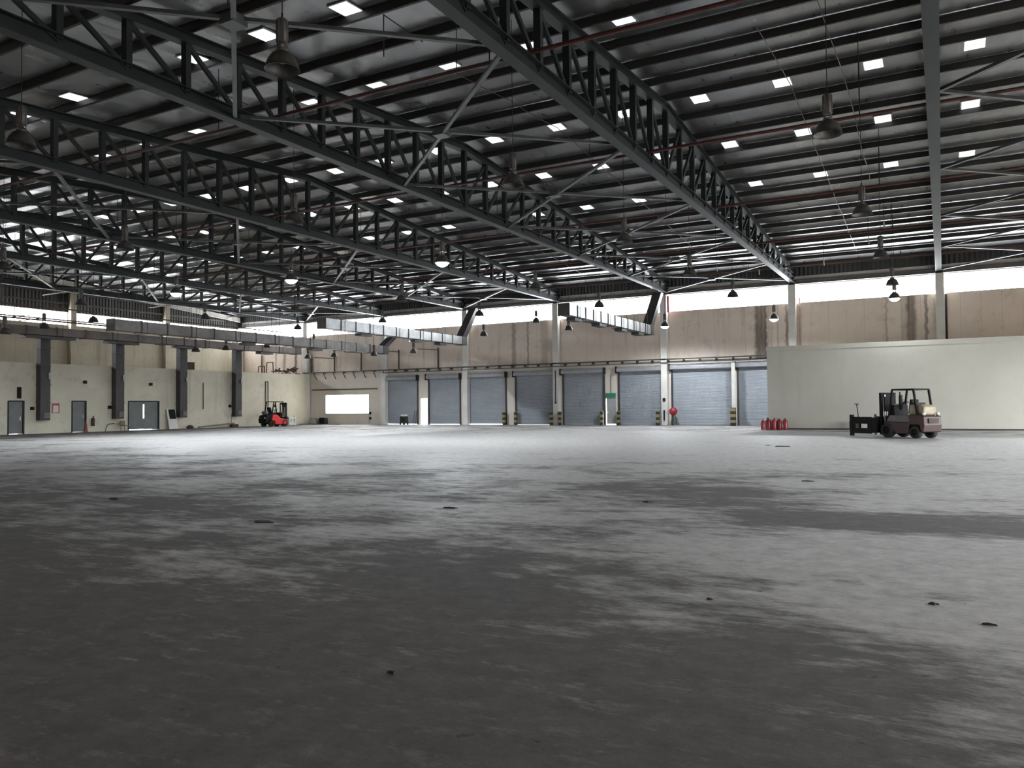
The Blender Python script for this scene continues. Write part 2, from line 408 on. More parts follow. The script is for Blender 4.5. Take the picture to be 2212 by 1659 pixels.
for i, ((a, b), z) in enumerate(zip(SH[:8], SHZ)):
    shutter(i, a, b, z, lab[i], [0.07, 0.06, 0.09, 0.02, 0.0, 0.0, 0.0, 0.0][i])
for i in (8, 9):   # openings hidden behind the partition room are walled up
    struct('wall_back', MB().box(SH[i][0], SH[i][1], D+0.02, D+0.2, 0, SHZ[i]), M['wall_low'])
# low sunlit window, open doorway, exit door
o = struct('window_%d' % wn, MB().box(-54.6, -49.0, D+0.16, D+0.19, 1.08, 2.92), M['lowpane']); wn += 1
f = MB()
for x in (-54.6, -49.0): f.box(x-0.05, x+0.05, D-0.02, D+0.14, 1.03, 2.97)
f.box(-54.6, -49.0, D-0.02, D+0.14, 1.0, 1.08); f.box(-54.6, -49.0, D-0.02, D+0.14, 2.92, 3.0)
f.build('window_frame', M['white'], o)
struct('trim_3', MB().box(-56.3, -48.0, D-0.14, D-0.01, 3.42, 3.52), M['brown_pipe'])
o = struct('door_1', MB().box(-43.02, -42.96, D+0.02, D+0.14, 0, 2.45).box(-42.14, -42.08, D+0.02, D+0.14, 0, 2.45).box(-43.02, -42.08, D+0.02, D+0.14, 2.45, 2.52), M['galv_dark'])
lf = MB().box(-0.03, 0.0, 0.0, 0.84, 0.05, 2.4).build('door_leaf', M['doorlight'], o); lf.location = (-42.98, D+0.3, 0); lf.rotation_euler = (0, 0, R(20))
o = struct('door_2', MB().box(-24.23, -23.44, D-0.03, D+0.02, 0.1, 2.2), M['doorlight'])
MB().tube((-24.12, D-0.09, 1.05), (-24.12, D-0.03, 1.05), 0.03).build('door_handle', M['tin'], o)
t = thing('exit_sign', 'green exit sign box fixed above the narrow grey door between two shutters', 'sign', (-23.85, D-0.02, 2.25), 0)
bevel(MB().box(-0.42, 0.42, -0.14, 0, 0, 0.36).build('sign_box', M['green'], t), 0.015)
MB().tube((0.02, -0.05, 0.36), (0.02, -0.05, 1.9), 0.02, 6).build('conduit', M['brown_pipe'], t)
# portal for daylight at the open doorway
pl = bpy.data.lights.new('doorway_portal', 'AREA'); pl.shape = 'RECTANGLE'; pl.size = 0.86; pl.size_y = 2.45; pl.cycles.is_portal = True
po = bpy.data.objects.new('doorway_portal', pl); C.objects.link(po); po.location = (-42.55, D+0.31, 1.225); po.rotation_euler = (R(-90), 0, 0)

# gable wall on the left (X = XL), windows, dark cladding above
GH = [(-1.3, D)]
struct('wall_left', MB().box(XL-0.3, XL, YF, D, 0, 9.0), M['wall_gable'])
ys = [D-0.1-i*S for i in range(7)]
for i in range(6):
    a, b = ys[i+1]+0.3, ys[i]-0.3
    o = struct('window_%d' % wn, MB().box(XL-0.16, XL-0.13, a, b, 9.0, 10.2), M['pane']); wn += 1
    MB().box(XL-0.12, XL-0.02, a, b, 9.0, 9.05).box(XL-0.12, XL-0.02, a, b, 10.15, 10.2).box(XL-0.12, XL-0.02, (a+b)/2-0.03, (a+b)/2+0.03, 9.05, 10.15).build('window_frame', M['white'], o)
    struct('wall_left', MB().box(XL-0.3, XL-0.001, ys[i]-0.3, min(ys[i]+0.3, D), 9.0, 10.2), M['wall_gable'])
g = MB(); g.prism([(YF, 10.2), (D, 10.2), (D, roof_z(D)-0.03), (RIDGE, ZR-0.03), (YF, roof_z(YF)-0.03)], XL-0.3, XL+0.02, 'X')
struct('trim_4', g, M['dark_clad'])
struct('wall_left', MB().box(XL-0.3, XL-0.001, YF, ys[6]-0.3, 9.0, 10.2).box(XL-0.3, XL-0.001, ys[6]-0.3, ys[6]+0.3, 9.0, 10.2), M['wall_gable'])
rk = thing('gable_rafter', 'pale steel rafter sloping along the top of the dark left gable cladding', 'beam', (XL+0.35, 0, 0))
MB().ibeam((0, D-0.5, roof_z(D-0.5)-0.55), (0, RIDGE, ZR-0.55), 0.25, 0.45).build('rafter_arm', M['cream'], rk)
MB().ibeam((0, 0, roof_z(0)-0.55), (0, RIDGE, ZR-0.55), 0.25, 0.45).build('rafter_arm', M['cream'], rk)
for i, y in enumerate(ys[1:4]):
    c = thing('gable_column', 'tan column against the upper left wall, ' + ['nearest the far left corner', 'above the double door', 'above the left single doors'][i], 'column', (XL, y, 0), 0, 'columns of the left gable wall')
    MB().box(0.0, 0.45, -0.25, 0.25, 5.06, roof_z(y)-0.8).build('shaft', M['wall_gable'], c)
for z in (10.9, 11.8):
    tag(MB().bar((XL+0.12, 6, z), (XL+0.12, 58, z), 0.08, 0.14).build('wall_rail', M['brace']), 'thin %s horizontal rail across the dark cladding of the left gable' % ('upper' if z > 11.5 else 'lower'), 'rail')

# single storey block along the left wall
bh = [(30.9, 31.95, 0, 2.3), (35.44, 36.52, 0, 2.3), (40.04, 42.8, 0, 2.3)]
struct('wall_left_block', wall_with_holes('Y', XB-0.2, XB, YF, D-0.01, 0, ZB, bh, 'Y'), M['wall_block'])
struct('wall_left_block', MB().box(XL+0.02, XB-0.2, YF, D-0.01, ZB-0.16, ZB), M['wall_gable'])
o = struct('door_3', MB().box(XB-0.12, XB-0.07, 30.93, 31.92, 0.04, 2.28), M['door'])
MB().box(XB-0.07, XB-0.04, 31.7, 31.78, 0.95, 1.25).build('door_handle', M['tin'], o)
o = struct('door_4', MB().box(XB-0.12, XB-0.07, 35.47, 36.49, 0.03, 2.28), M['door'])
MB().box(XB-0.07, XB-0.04, 36.3, 36.38, 1.05, 1.3).build('door_handle', M['tin'], o)
o = struct('door_5', MB().box(XB-0.12, XB-0.07, 40.07, 41.40, 0.07, 2.28), M['door'])
MB().box(XB-0.07, XB-0.03, 40.2, 40.24, 1.0, 1.25).build('door_handle', M['tin'], o)
o = struct('door_6', MB().box(XB-0.12, XB-0.07, 41.52, 42.77, 0.05, 2.28).box(XB-0.12, XB-0.07, 41.40, 41.52, 0.07, 0.95).box(XB-0.12, XB-0.07, 41.40, 41.52, 2.05, 2.28), M['door'])
for i, (a, b) in enumerate([(30.9, 31.95), (35.44, 36.52), (40.04, 42.8)]):
    fr = MB()
    for y in (a, b): fr.box(XB-0.2, XB+0.02, y-0.05, y+0.05, 0, 2.35)
    fr.box(XB-0.2, XB+0.02, a+0.05, b-0.05, 2.28, 2.36)
    struct('trim_%d' % (5+i), fr, M['steel'])
    # added glowing panel behind each door, standing in for the light beyond
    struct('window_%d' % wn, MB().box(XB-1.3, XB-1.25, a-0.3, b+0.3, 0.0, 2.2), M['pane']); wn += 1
# remaining walls
# unseen loading bays, added beside and behind the camera to brighten the walls
RB = [(6.0, 12.0), (14.5, 21.5), (24.0, 31.0), (33.5, 40.5), (43.0, 49.0)]
FB = [(-63.0, -58.5), (-55.0, -50.0)]
BAYZ = 4.4
struct('wall_right', wall_with_holes('Y', XR, XR+0.3, YF, D, 0, ZR, [(a, b, 0, BAYZ) for a, b in RB], 'Y'), M['wall_up'])
struct('wall_front', wall_with_holes('X', YF-0.3, YF, XL-0.3, XR+0.3, 0, roof_z(YF), [(a, b, 0, BAYZ) for a, b in FB[1:]], 'X'), M['wall_up'])
struct('ground_outside', MB().box(XR+0.3, XR+40, YF-0.3, D+0.35, -0.32, -0.02), M['ground'])
struct('ground_outside', MB().box(XL-10, XR+40, YF-40, YF-0.3, -0.32, -0.02), M['ground'])
def portal(name, loc, rot, sx, sy):
    pl = bpy.data.lights.new(name, 'AREA'); pl.shape = 'RECTANGLE'; pl.size = sx; pl.size_y = sy; pl.cycles.is_portal = True
    po = bpy.data.objects.new(name, pl); C.objects.link(po); po.location = loc; po.rotation_euler = rot
for a, b in RB: portal('added_bay_portal', (XR+0.31, (a+b)/2, BAYZ/2), (R(90), 0, R(90)), b-a, BAYZ)
for a, b in FB[1:]: portal('added_bay_portal', ((a+b)/2, YF-0.31, BAYZ/2), (R(90), 0, 0), b-a, BAYZ)

# partition room in front of the right hand docks
PX, PY, PZ = -9.75, 51.6, 5.18
struct('wall_partition', MB().box(PX, XR-0.05, PY, PY+0.12, 0, PZ).box(PX, PX+0.12, PY+0.12, D-0.55, 0, PZ), M['partition'])
struct('trim_8', MB().box(PX-0.03, XR-0.05, PY-0.06, PY, PZ-0.22, PZ+0.06), M['partition'])
struct('baseboard_partition', MB().box(PX, XR-0.05, PY-0.03, PY, 0, 0.08), M['debris'])
struct('ceiling_partition', MB().box(PX, XR-0.05, PY+0.02, D-0.55, PZ, PZ+0.04), M['partition'])

# ------------------------------------------------------------------ roof purlins
k = 0
for i in range(29):
    y = 59.6 - 2.11*i
    if y < 0.4: break
    z = roof_z(y) - 0.005
    mb = MB(); sgn = 1 if y > RIDGE else -1
    mb.box(XL+0.3, XR, y-0.015, y+0.015, z-0.26, z-0.02)
    mb.box(XL+0.3, XR, y-0.012, y+0.10, z-0.26, z-0.245); mb.box(XL+0.3, XR, y-0.075, y+0.012, z-0.035, z-0.02)
    mb.box(XL+0.3, XR, y+0.09, y+0.10, z-0.245, z-0.22)
    tag(mb.build('roof_purlin', M['purlin']), 'long dark steel roof purlin, %s row out from the shutter wall' % ORD[i], 'purlin', 'roof purlins')

# ------------------------------------------------------------------ trusses
BZ = 10.62; NP = 32; PL = (D-0.3)/NP
def chord_z(y): return roof_z(y) - 0.50
def tmesh():
    parts = []
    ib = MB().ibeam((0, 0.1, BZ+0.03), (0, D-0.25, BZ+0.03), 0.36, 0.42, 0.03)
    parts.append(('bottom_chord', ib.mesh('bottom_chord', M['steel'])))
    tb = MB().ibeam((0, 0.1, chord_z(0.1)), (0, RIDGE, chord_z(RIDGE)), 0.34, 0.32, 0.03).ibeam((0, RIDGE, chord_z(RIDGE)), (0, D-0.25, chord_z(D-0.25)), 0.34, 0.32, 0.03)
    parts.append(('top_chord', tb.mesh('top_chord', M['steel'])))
    for j in range(NP+1):
        y = 0.15 + j*PL
        if j == NP: y -= 0.1
        parts.append(('web_post', MB().bar((0, y, BZ+0.15), (0, y, chord_z(y)-0.1), 0.21, 0.18, (0,1,0)).mesh('web_post', M['steel'])))
    for j in range(NP):
        y0, y1 = 0.15+j*PL, 0.15+(j+1)*PL
        if j < NP/2: p, q = (0.0, y0, chord_z(y0)-0.12), (0.0, y1, BZ+0.12)
        else: p, q = (0.0, y0, BZ+0.12), (0.0, y1, chord_z(y1)-0.12)
        parts.append(('web_diagonal', MB().bar(p, q, 0.13, 0.10, (1,0,0)).mesh('web_diagonal', M['steel'])))
    parts.append(('gusset_plate', MB().prism([(D-3.6, BZ), (D-0.3, BZ), (D-0.3, chord_z(D-0.3)), (D-3.6, chord_z(D-3.6))], -0.012, 0.012, 'X').mesh('gusset_plate', M['galv'])))
    return parts
TP = tmesh()
tn = ['seen from straight below near the right edge', 'second from the right, ending left of the partition', 'third from the right, ending at the hose reel column',
      'fourth from the right across the hall', 'fifth from the right across the hall', 'sixth from the right, beyond the middle of the hall', 'leftmost and farthest, nearest the dark gable']
for kx in range(7):
    x = [-0.05, -9.46, -18.95, -28.45, -37.85, -47.2, -56.8][kx]
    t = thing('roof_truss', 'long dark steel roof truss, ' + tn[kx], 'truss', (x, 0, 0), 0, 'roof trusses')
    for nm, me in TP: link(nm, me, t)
# bottom chord cross bracing in alternate bays
bays = [(-0.05, 9.41, 'at the right picture edge'), (-18.95, -9.46, 'between second and third trusses from right'), (-37.85, -28.45, 'between fourth and fifth trusses from right'), (-56.8, -47.2, 'between the two leftmost trusses')]
for a, b, nm in bays:
    for j in range(7):
        y1 = D-0.4-8.62*j; y0 = y1-8.62
        if y0 < -1: y0 = 0.2
        t = thing('cross_brace', 'thin cross brace %s, %s panel from shutter wall' % (nm, ORD[j]), 'brace', ((a+b)/2, (y0+y1)/2, BZ-0.02), 0, 'cross braces under the trusses')
        hx, hy = (b-a)/2-0.1, (y1-y0)/2-0.1
        MB().bar((-hx, -hy, 0.04), (hx, hy, 0.04), 0.12, 0.09).build('brace_rod', M['brace'], t)
        MB().bar((-hx, hy, -0.06), (hx, -hy, -0.06), 0.12, 0.09).build('brace_rod', M['brace'], t)
        MB().box(-0.22, 0.22, -0.22, 0.22, -0.13, 0.11).build('gusset_plate', M['brace'], t)

# ------------------------------------------------------------------ small roof skylights
rowsY = [(17.1, 3.4), (22.2, 2.5), (30.9, 1.24), (36.1, 1.24), (41.55, 1.24)]
rown = ['nearest the camera', 'second nearest the camera', 'along the ridge', 'second nearest the shutter wall', 'nearest the shutter wall']
fm = MB().box(-0.36, 0.36, -0.46, 0.46, -0.05, -0.015).mesh('skylight_frame', M['galv'])
pm = MB().box(-0.31, 0.31, -0.41, 0.41, -0.062, -0.051).mesh('skylight_pane', M['skypane'])
for ri, (y, _) in enumerate(rowsY):
    n = 0
    for j in range(-1, 21):
        x = 1.24 - 3.165*j
        if min(abs(x - tx) for tx in (-0.05, -9.46, -18.95, -28.45, -37.85, -47.2, -56.8)) < 0.3: continue
        # keep only those the camera can face
        ang = math.degrees(math.atan2(-x, y))
        if ang > 62.5 or ang < -4.6: continue
        if ri == 0 and (x > -9 ): continue
        if ri == 1 and x > -6: continue
        if ri == 4 and abs(x + 11.4) < 0.6: continue
        n += 1
        t = thing('roof_skylight', 'small bright roof skylight, %s from right in the row %s' % (ORD[n-1], rown[ri]), 'skylight', (x, y, roof_z(y)), 0, 'small square roof skylights')
        t.rotation_euler = (math.atan(-SL if y > RIDGE else SL), 0, 0)
        link('frame', fm, t); link('pane', pm, t)

# ------------------------------------------------------------------ high bay lamps
shade = MB().lathe([(0.10, 0.36), (0.13, 0.35), (0.20, 0.30), (0.27, 0.20), (0.315, 0.08), (0.34, 0.0), (0.345, 0.0), (0.33, 0.0), (0.305, 0.08), (0.26, 0.19), (0.19, 0.285), (0.12, 0.335)], 28).mesh('shade', M['lampgrey'])
hb = MB().lathe([(0.0, 1.0), (0.085, 1.0), (0.105, 0.98), (0.108, 0.52), (0.0, 0.52)], 16)
for i in range(8):
    a = i*math.pi/4; hb.box(0.11*math.cos(a)-0.008, 0.11*math.cos(a)+0.008, 0.11*math.sin(a)-0.008, 0.11*math.sin(a)+0.008, 0.53, 0.97)
housing = hb.mesh('gear_housing', M['lamphousing'])
cb = MB().lathe([(0.11, 0.40), (0.115, 0.34), (0.09, 0.34)], 16)
for i in range(4):
    a = i*math.pi/2+0.4; cb.bar((0.1*math.cos(a), 0.1*math.sin(a), 0.34), (0.1*math.cos(a), 0.1*math.sin(a), 0.53), 0.05, 0.012, (math.cos(a), math.sin(a), 0))
collar = cb.mesh('collar', M['lampgrey'])
bulb_on = MB().lathe([(0.0, -0.17), (0.12, -0.155), (0.22, -0.10), (0.30, -0.002), (0.30, 0.02), (0.0, 0.03)], 24).mesh('bulb', M['bulb'])
bulb_off = MB().lathe([(0.0, 0.12), (0.06, 0.14), (0.08, 0.2), (0.05, 0.3), (0.0, 0.32)], 14).mesh('bulb', M['deadbulb'])
hook = MB().tube((0, 0, 1.0), (0, 0, 1.12), 0.02, 8).mesh('hook', M['steel'])
def lamp(x, y, z, on, label, sc_=1.0, grp='high bay lamps'):
    t = thing('high_bay_lamp', label, 'lamp', (x, y, z), random.random()*3, grp)
    t.scale = (sc_,)*3
    link('shade', shade, t); link('gear_housing', housing, t); link('collar', collar, t); link('hook', hook, t)
    link('bulb', bulb_on if on else bulb_off, t)
    if on:
        ld = bpy.data.lights.new('lamp_light', 'SPOT'); ld.energy = LAMPW * on; ld.color = (0.90, 0.95, 1.0)
        ld.spot_size = R(168); ld.spot_blend = 0.5; ld.shadow_soft_size = 0.06
        lo = bpy.data.objects.new('lamp_light', ld); C.objects.link(lo); lo.parent = t; lo.location = (0, 0, -0.26)
    L = (roof_z(y) - 0.02 - z)/sc_
    MB().tube((0, 0, 1.1), (0, 0, L), 0.011, 5, cap=False).build('cord', M['cable'], t)
nm_row = ['nearest the camera', 'second nearest the camera', 'in the middle of the hall', 'second nearest the shutter wall', 'nearest the shutter wall']
lit = {(2,2), (3,2), (4,2), (4,4)}
skip = {(0,0), (3,0), (4,0), (5,0), (5,1)}
for b in range(5):
    n = 0
    for a in range(6):
        if (a, b) in skip: continue
        n += 1
        x = -2.31 - 8.77*a - (0.5 if a >= 3 else 0); y = 11.09 + 9.33*b
        on = 1.0 if (a, b) in lit else 0
        lamp(x, y, 8.16, on, '%s high bay lamp, %s from right in the row %s' % ('lit' if on else 'unlit', ORD[n-1], nm_row[b]))
low = [(-2.27, 49.6, 7.53, 0.1, 'lit high bay lamp hanging in front of the clerestory above the right partition'),
       (-9.87, 55.0, 7.32, 0.6, 'lit high bay lamp just above the left end of the partition'),
       (-17.6, 55.4, 7.30, 0.6, 'lit high bay lamp glowing beside the slanted duct and hose reel column'),
       (-25.1, 55.0, 7.46, 0, 'small unlit high bay lamp below the right overhead duct'),
       (-32.7, 55.0, 7.40, 0, 'small unlit high bay lamp just right of the middle duct end'),
       (-28.9, 57.0, 8.45, 0, 'small unlit high bay lamp against the bright clerestory between two ducts'),
       (-39.72, 55.0, 6.28, 0, 'small unlit high bay lamp low in front of the leftmost shutters'),
       (-43.98, 55.0, 6.22, 0, 'small unlit high bay lamp hanging above the right of the low window'),
       (-48.56, 55.0, 6.30, 0, 'small unlit high bay lamp hanging above the sunlit low window'),
       (-51.0, 54.2, 6.2, 0, 'small unlit high bay lamp hanging left of the low window'),
       (-51.2, 55.2, 7.6, 0, 'small unlit high bay lamp tucked beside the middle left duct end'),
       (-51.0, 49.2, 6.9, 0, 'small unlit high bay lamp over the red forklift'),
       (-51.0, 44.8, 6.42, 0, 'small unlit high bay lamp below the left duct, right of the third drop duct'),
       (-51.0, 41.85, 6.12, 0, 'small unlit high bay lamp below the left duct, near the leaning board'),
       (-46.0, 24.9, 5.95, 0, 'unlit high bay lamp at the left picture edge below the windows'),
       (-49.0, 28.85, 6.75, 0, 'unlit high bay lamp in front of the leftmost drop duct'),
       (-49.0, 32.1, 7.45, 0, 'unlit high bay lamp beside the left gable windows')]
for x, y, z, on, lb in low: lamp(x, y, z, on, lb, 0.95)

# ------------------------------------------------------------------ overhead ducts
def duct_y(label, x, y0, y1, z0, z1, wd, mat, seams=2.0, end=None, boxes=(), name='overhead_duct'):
    t = thing(name, label, 'duct', (x, 0, 0))
    bevel(MB().box(-wd/2, wd/2, y0, y1, z0, z1).build('duct_body', mat, t), 0.02, 1)
    n = int((y1-y0)/seams)
    for i in range(n+1):
        y = y0 + i*(y1-y0)/n
        MB().box(-wd/2-0.035, wd/2+0.035, y-0.03, y+0.03, z0-0.035, z1+0.035).build('flange', M['duct_seam'], t)
    for i in range(1, n, 2):
        y = y0 + i*(y1-y0)/n + 0.4
        for s in (-1, 1): MB().tube((s*(wd/2+0.02), y, z0-0.05), (s*(wd/2+0.02), y, roof_z(y)-0.02), 0.012, 5).build('hanger_rod', M['steel'], t)
        MB().bar((-wd/2-0.06, y, z0-0.055), (wd/2+0.06, y, z0-0.055), 0.05, 0.03).build('hanger_bracket', M['steel'], t)
    for (yb, l) in boxes:
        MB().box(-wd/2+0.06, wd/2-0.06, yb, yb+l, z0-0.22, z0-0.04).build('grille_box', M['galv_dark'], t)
    if end:
        e = MB(); ye = y1 + 0.03; dx, zt = end; hw = wd/2
        e._add([(-hw, ye, z0), (hw, ye, z0), (hw, ye+0.7, z0), (-hw, ye+0.7, z0), (-hw, ye, z1), (hw, ye, z1), (hw, ye+0.7, z1), (-hw, ye+0.7, z1)],
               [(0,1,2,3), (0,4,5,1), (1,5,6,2), (2,6,7,3), (3,7,4,0)])
        e._add([(-hw, ye, z1), (hw, ye, z1), (hw, ye+0.7, z1), (-hw, ye+0.7, z1), (dx-hw, ye+0.9, zt), (dx+hw, ye+0.9, zt), (dx+hw, ye+1.5, zt), (dx-hw, ye+1.5, zt)],
               [(4,7,6,5), (0,4,5,1), (1,5,6,2), (2,6,7,3), (3,7,4,0)])
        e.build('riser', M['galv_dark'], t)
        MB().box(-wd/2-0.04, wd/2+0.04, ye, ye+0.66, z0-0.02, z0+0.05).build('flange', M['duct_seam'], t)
    return t
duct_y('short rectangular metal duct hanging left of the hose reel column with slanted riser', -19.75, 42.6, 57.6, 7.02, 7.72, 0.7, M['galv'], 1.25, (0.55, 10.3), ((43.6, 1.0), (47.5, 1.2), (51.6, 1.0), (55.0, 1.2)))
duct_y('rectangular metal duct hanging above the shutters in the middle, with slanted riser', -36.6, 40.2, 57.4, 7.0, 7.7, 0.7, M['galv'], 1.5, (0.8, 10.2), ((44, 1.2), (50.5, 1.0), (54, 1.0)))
duct_y('long rectangular metal duct left of the middle ending above the low window', -45.0, 30.6, 57.2, 6.55, 7.25, 0.75, M['galv_mid'], 1.9, (0.35, 8.1), ((41, 1.0), (48, 1.2)))
duct_y('very long brownish duct running close to the left block', -55.0, 22.5, 56.4, 6.88, 7.45, 0.8, M['duct_brown'], 2.1, (0.3, 8.0), ((31, 3.5), (37, 2.6), (43, 2.0), (52, 1.5)))
dn = ['leftmost, between the two single doors', 'second from the left, beside the double door', 'third from the left, above the leaning board', 'rightmost, behind the red forklift']
for i, y in enumerate((33.15, 38.95, 44.8, 50.7)):
    t = thing('drop_duct', 'dark vertical drop duct against the left block, ' + dn[i], 'duct', (XB+0.28, y, 0), 0, 'vertical drop ducts of the left block')
    bevel(MB().box(-0.26, 0.26, -0.36, 0.36, 0.95, 6.9).build('duct_body', M['galv_dark'], t), 0.015, 1)
    for z in (2.2, 3.5, 4.8, 6.1): MB().box(-0.275, 0.29, -0.385, 0.385, z-0.025, z+0.025).build('flange', M['duct_seam'], t)
    bevel(MB().prism([(-0.26, 6.9), (0.26, 6.9), (0.86, 7.0), (0.86, 7.4), (0.1, 7.4), (-0.26, 7.2)], -0.36, 0.36).build('elbow', M['galv_dark'], t), 0.02, 1)
    g = MB().box(0.262, 0.29, -0.1, 0.3, 1.1, 1.5)
    for q in range(6): g.box(0.29, 0.30, -0.07, 0.27, 1.13+q*0.06, 1.16+q*0.06)
    g.build('outlet_grille', M['machine_grey'], t)
    MB().box(0.262, 0.36, 0.18, 0.34, 3.9, 4.35).build('damper_box', M['galv'], t)

# ------------------------------------------------------------------ sprinkler pipes and conduits
def pipe_x(y, z, label, x0=-63, x1=9.6, r=0.06, mat='red_pipe', drops=4.73):
    t = thing('sprinkler_pipe', label, 'pipe', (0, y, z), 0, 'red sprinkler pipes across the hall')
    MB().tube((x0, 0, 0), (x1, 0, 0), r, 8).build('main_pipe', M[mat], t)
    x = x1 - 2.3
    while x > x0:
        MB().tube((x, 0, 0), (x, 0, roof_z(y)-0.02-z), 0.014, 5).build('hanger_rod', M['steel'], t)
        x -= drops*2
for i, y in enumerate((18.2, 27.6, 37.0, 46.6, 55.6)):
    pipe_x(y, 10.92, 'dark red sprinkler pipe crossing the hall, %s from the camera' % ORD[i])
# branch pipes parallel to the trusses in the left half, at duct level
for i, (x, z) in enumerate(((-52.2, 7.75), (-50.6, 7.45), (-58.6, 8.35), (-53.6, 8.7))):
    t = thing('service_pipe', 'brown service pipe at duct level on the left, %s' % ['beside the long brownish duct', 'right of the long brownish duct', 'above the block roof', 'highest of the group'][i], 'pipe', (x, 0, z), 0, 'brown service pipes on the left')
    MB().tube((0, 14, 0), (0, 53.5, 0), 0.045, 8).build('main_pipe', M['brown_pipe'], t)
    for j in range(8):
        y = 16.6 + j*4.9 + i*0.8
        if -56.8 < x < -47.2:      # keep clear of the braces
            dy = abs((y - (D-0.4-4.31)) % 8.62); dy = min(dy, 8.62-dy)
            if abs(dy - abs(x+52.0)*0.9) < 0.35: y += 0.8
        if min(abs(y-q) for q in (18.2, 27.6, 37.0, 46.6)) < 0.3: y += 0.6
        MB().tube((0, y, 0), (0, y, roof_z(y)-z-0.02), 0.012, 5).build('hanger_rod', M['steel'], t)
    if i < 2:
        for j in range(5):
            y = 22+j*7.1
            MB().tube((-1.6, y, 0.0), (1.4, y, 0.0), 0.03, 6).build('branch_pipe', M['brown_pipe'], t)
# L shaped drops high in the roof (thin conduits)
for i, (x, y, l, h) in enumerate(((-13.6, 17.5, 1.9, 1.2), (-15.2, 13.4, 1.2, 0.9), (-22.2, 19.0, 1.5, 1.1), (-11.2, 19.3, 0.8, 1.6), (-30.6, 24.8, 1.3, 1.0))):
    z = roof_z(y)-0.3
    t = tag(MB().path([(0, 0, 0), (0, l, 0)], 0.018, 6).path([(0, 0, 0), (0, 0, -h)], 0.018, 6).build('roof_conduit', M['cable'], None, (x, y, z)),
        'thin black bent conduit under the foil, ' + ['below the brightest foil near the top', 'left of the nearest lamp top', 'between the third and fourth trusses', 'just left of the second truss', 'far left beyond the fourth truss'][i], 'conduit', 'thin bent roof conduits')
for i, (x, ya, yb) in enumerate(((-4.75, 24.5, 57.0), (-2.9, 22.0, 44.0), (4.2, 26, 52), (-14.3, 22, 57), (-24.0, 20, 57))):
    mb = MB(); y = ya; last = None; rnd = random.Random(i)
    while y < yb:
        p = (x + rnd.uniform(-0.03, 0.03), y, roof_z(y) - 0.30 - rnd.uniform(0, 0.12))
        if last: mb.tube(last, p, 0.016, 5)
        last = p; y += 2.11
    tag(mb.build('roof_cable', M['red_pipe']), 'thin cable slung below the purlins, ' + ['near the middle of the right bay', 'just left of the rightmost truss', 'right of the rightmost truss', 'in the bay with cross braces', 'left of the third truss'][i], 'cable', 'thin roof cables')
# short pale hanging tubes (drop ends) near the right
for i, (x, y) in enumerate(((-3.6, 50.2), (-6.6, 54.5), (-10.9, 55.5), (-13.3, 53.5), (-2.6, 47.2))):
    z0 = roof_z(y)-0.3
    t = thing('drop_rod', 'thin drop rod with a pale end below the purlins, %s from the right' % ORD[[1,2,3,4,0][i]], 'rod', (x, y, z0), 0, 'thin drop rods near the shutter wall')
    MB().tube((0, 0, 0.28), (0, 0, -0.9), 0.014, 5).build('rod', M['steel'], t)
    MB().tube((0, 0, -0.9), (0.04, -0.05, -1.25), 0.04, 6).build('rod_end', M['white'], t)

# ------------------------------------------------------------------ bracket rail along the dock wall
t = thing('bracket_rail', 'long bracketed steel rail along the shutter wall above the shutters', 'rail', (0, D-0.02, 0))
MB().bar((-57.2, -0.45, 5.2), (PX-0.1, -0.45, 5.2), 0.1, 0.1).build('top_rail', M['brace'], t)
MB().bar((-46.9, -0.62, 4.93), (PX-0.1, -0.62, 4.93), 0.06, 0.06).build('lower_rail', M['brace'], t)
x = -57.0
while x < PX-0.2:
    b = MB().bar((x, -0.02, 5.12), (x, -0.45, 5.12), 0.05, 0.06)
    b.bar((x, -0.03, 4.55 if x < -47 else 4.95), (x, -0.43, 5.1), 0.05, 0.05)
    if x > -47: b.bar((x, -0.62, 4.9), (x, -0.5, 5.15), 0.05, 0.05)
    b.build('bracket', M['steel'], t); x += 1.27
# wall pipes on the upper dock wall
for i, (x, zt, arm) in enumerate(((-63.3, 7.3, 0), (-56.3, 6.9, 0), (-53.27, 6.78, 2.6), (-49.85, 7.2, 2.2), (-45.3, 7.1, 2.0), (-40.8, 7.1, 2.2))):
    mb = MB().tube((0, 0, 5.25 if x > -57 else 5.1), (0, 0, zt), 0.07, 8)
    if arm: mb.tube((0.03, 0, zt-0.2), (-arm, 0, zt), 0.035, 8)
    tag(mb.build('wall_pipe', M['brown_pipe'], None, (x, D-0.15, 0)), 'brown vertical pipe on the upper shutter wall, %s from the left' % ORD[i], 'pipe', 'brown pipes on the upper shutter wall')
for i, (x, z0, z1) in enumerate(((-28.62, 1.9, 4.6), (-28.62-0.0, 0, 0))):
    if z1: tag(MB().tube((x, D-0.58, z0), (x, D-0.58, z1), 0.035, 8).box(x-0.08, x+0.08, D-0.62, D-0.54, z0-0.08, z0+0.02).build('pull_chain', M['steel']), 'thin dark chain hanging on the column between two middle shutters', 'chain')
tag(MB().tube((0.36, D-0.07, 5.2), (0.36, D-0.07, 8.9), 0.05, 8).build('downpipe', M['cable']), 'black vertical downpipe above the partition beside the rightmost column', 'pipe')
tag(MB().tube((-9.02, D-0.07, 5.2), (-9.02, D-0.07, 9.4), 0.06, 8).build('downpipe', M['pinkpipe']), 'pale red downpipe beside the column at the left end of the partition', 'pipe')
tag(MB().tube((-18.82, D-0.35, 8.9), (-18.82, D-0.35, 10.2), 0.09, 8).tube((-18.82, D-0.35, 10.15), (-18.82, D-0.02, 10.15), 0.08, 8).build('riser_pipe', M['cyl_red']), 'red pipe at the top of the hose reel column', 'pipe')
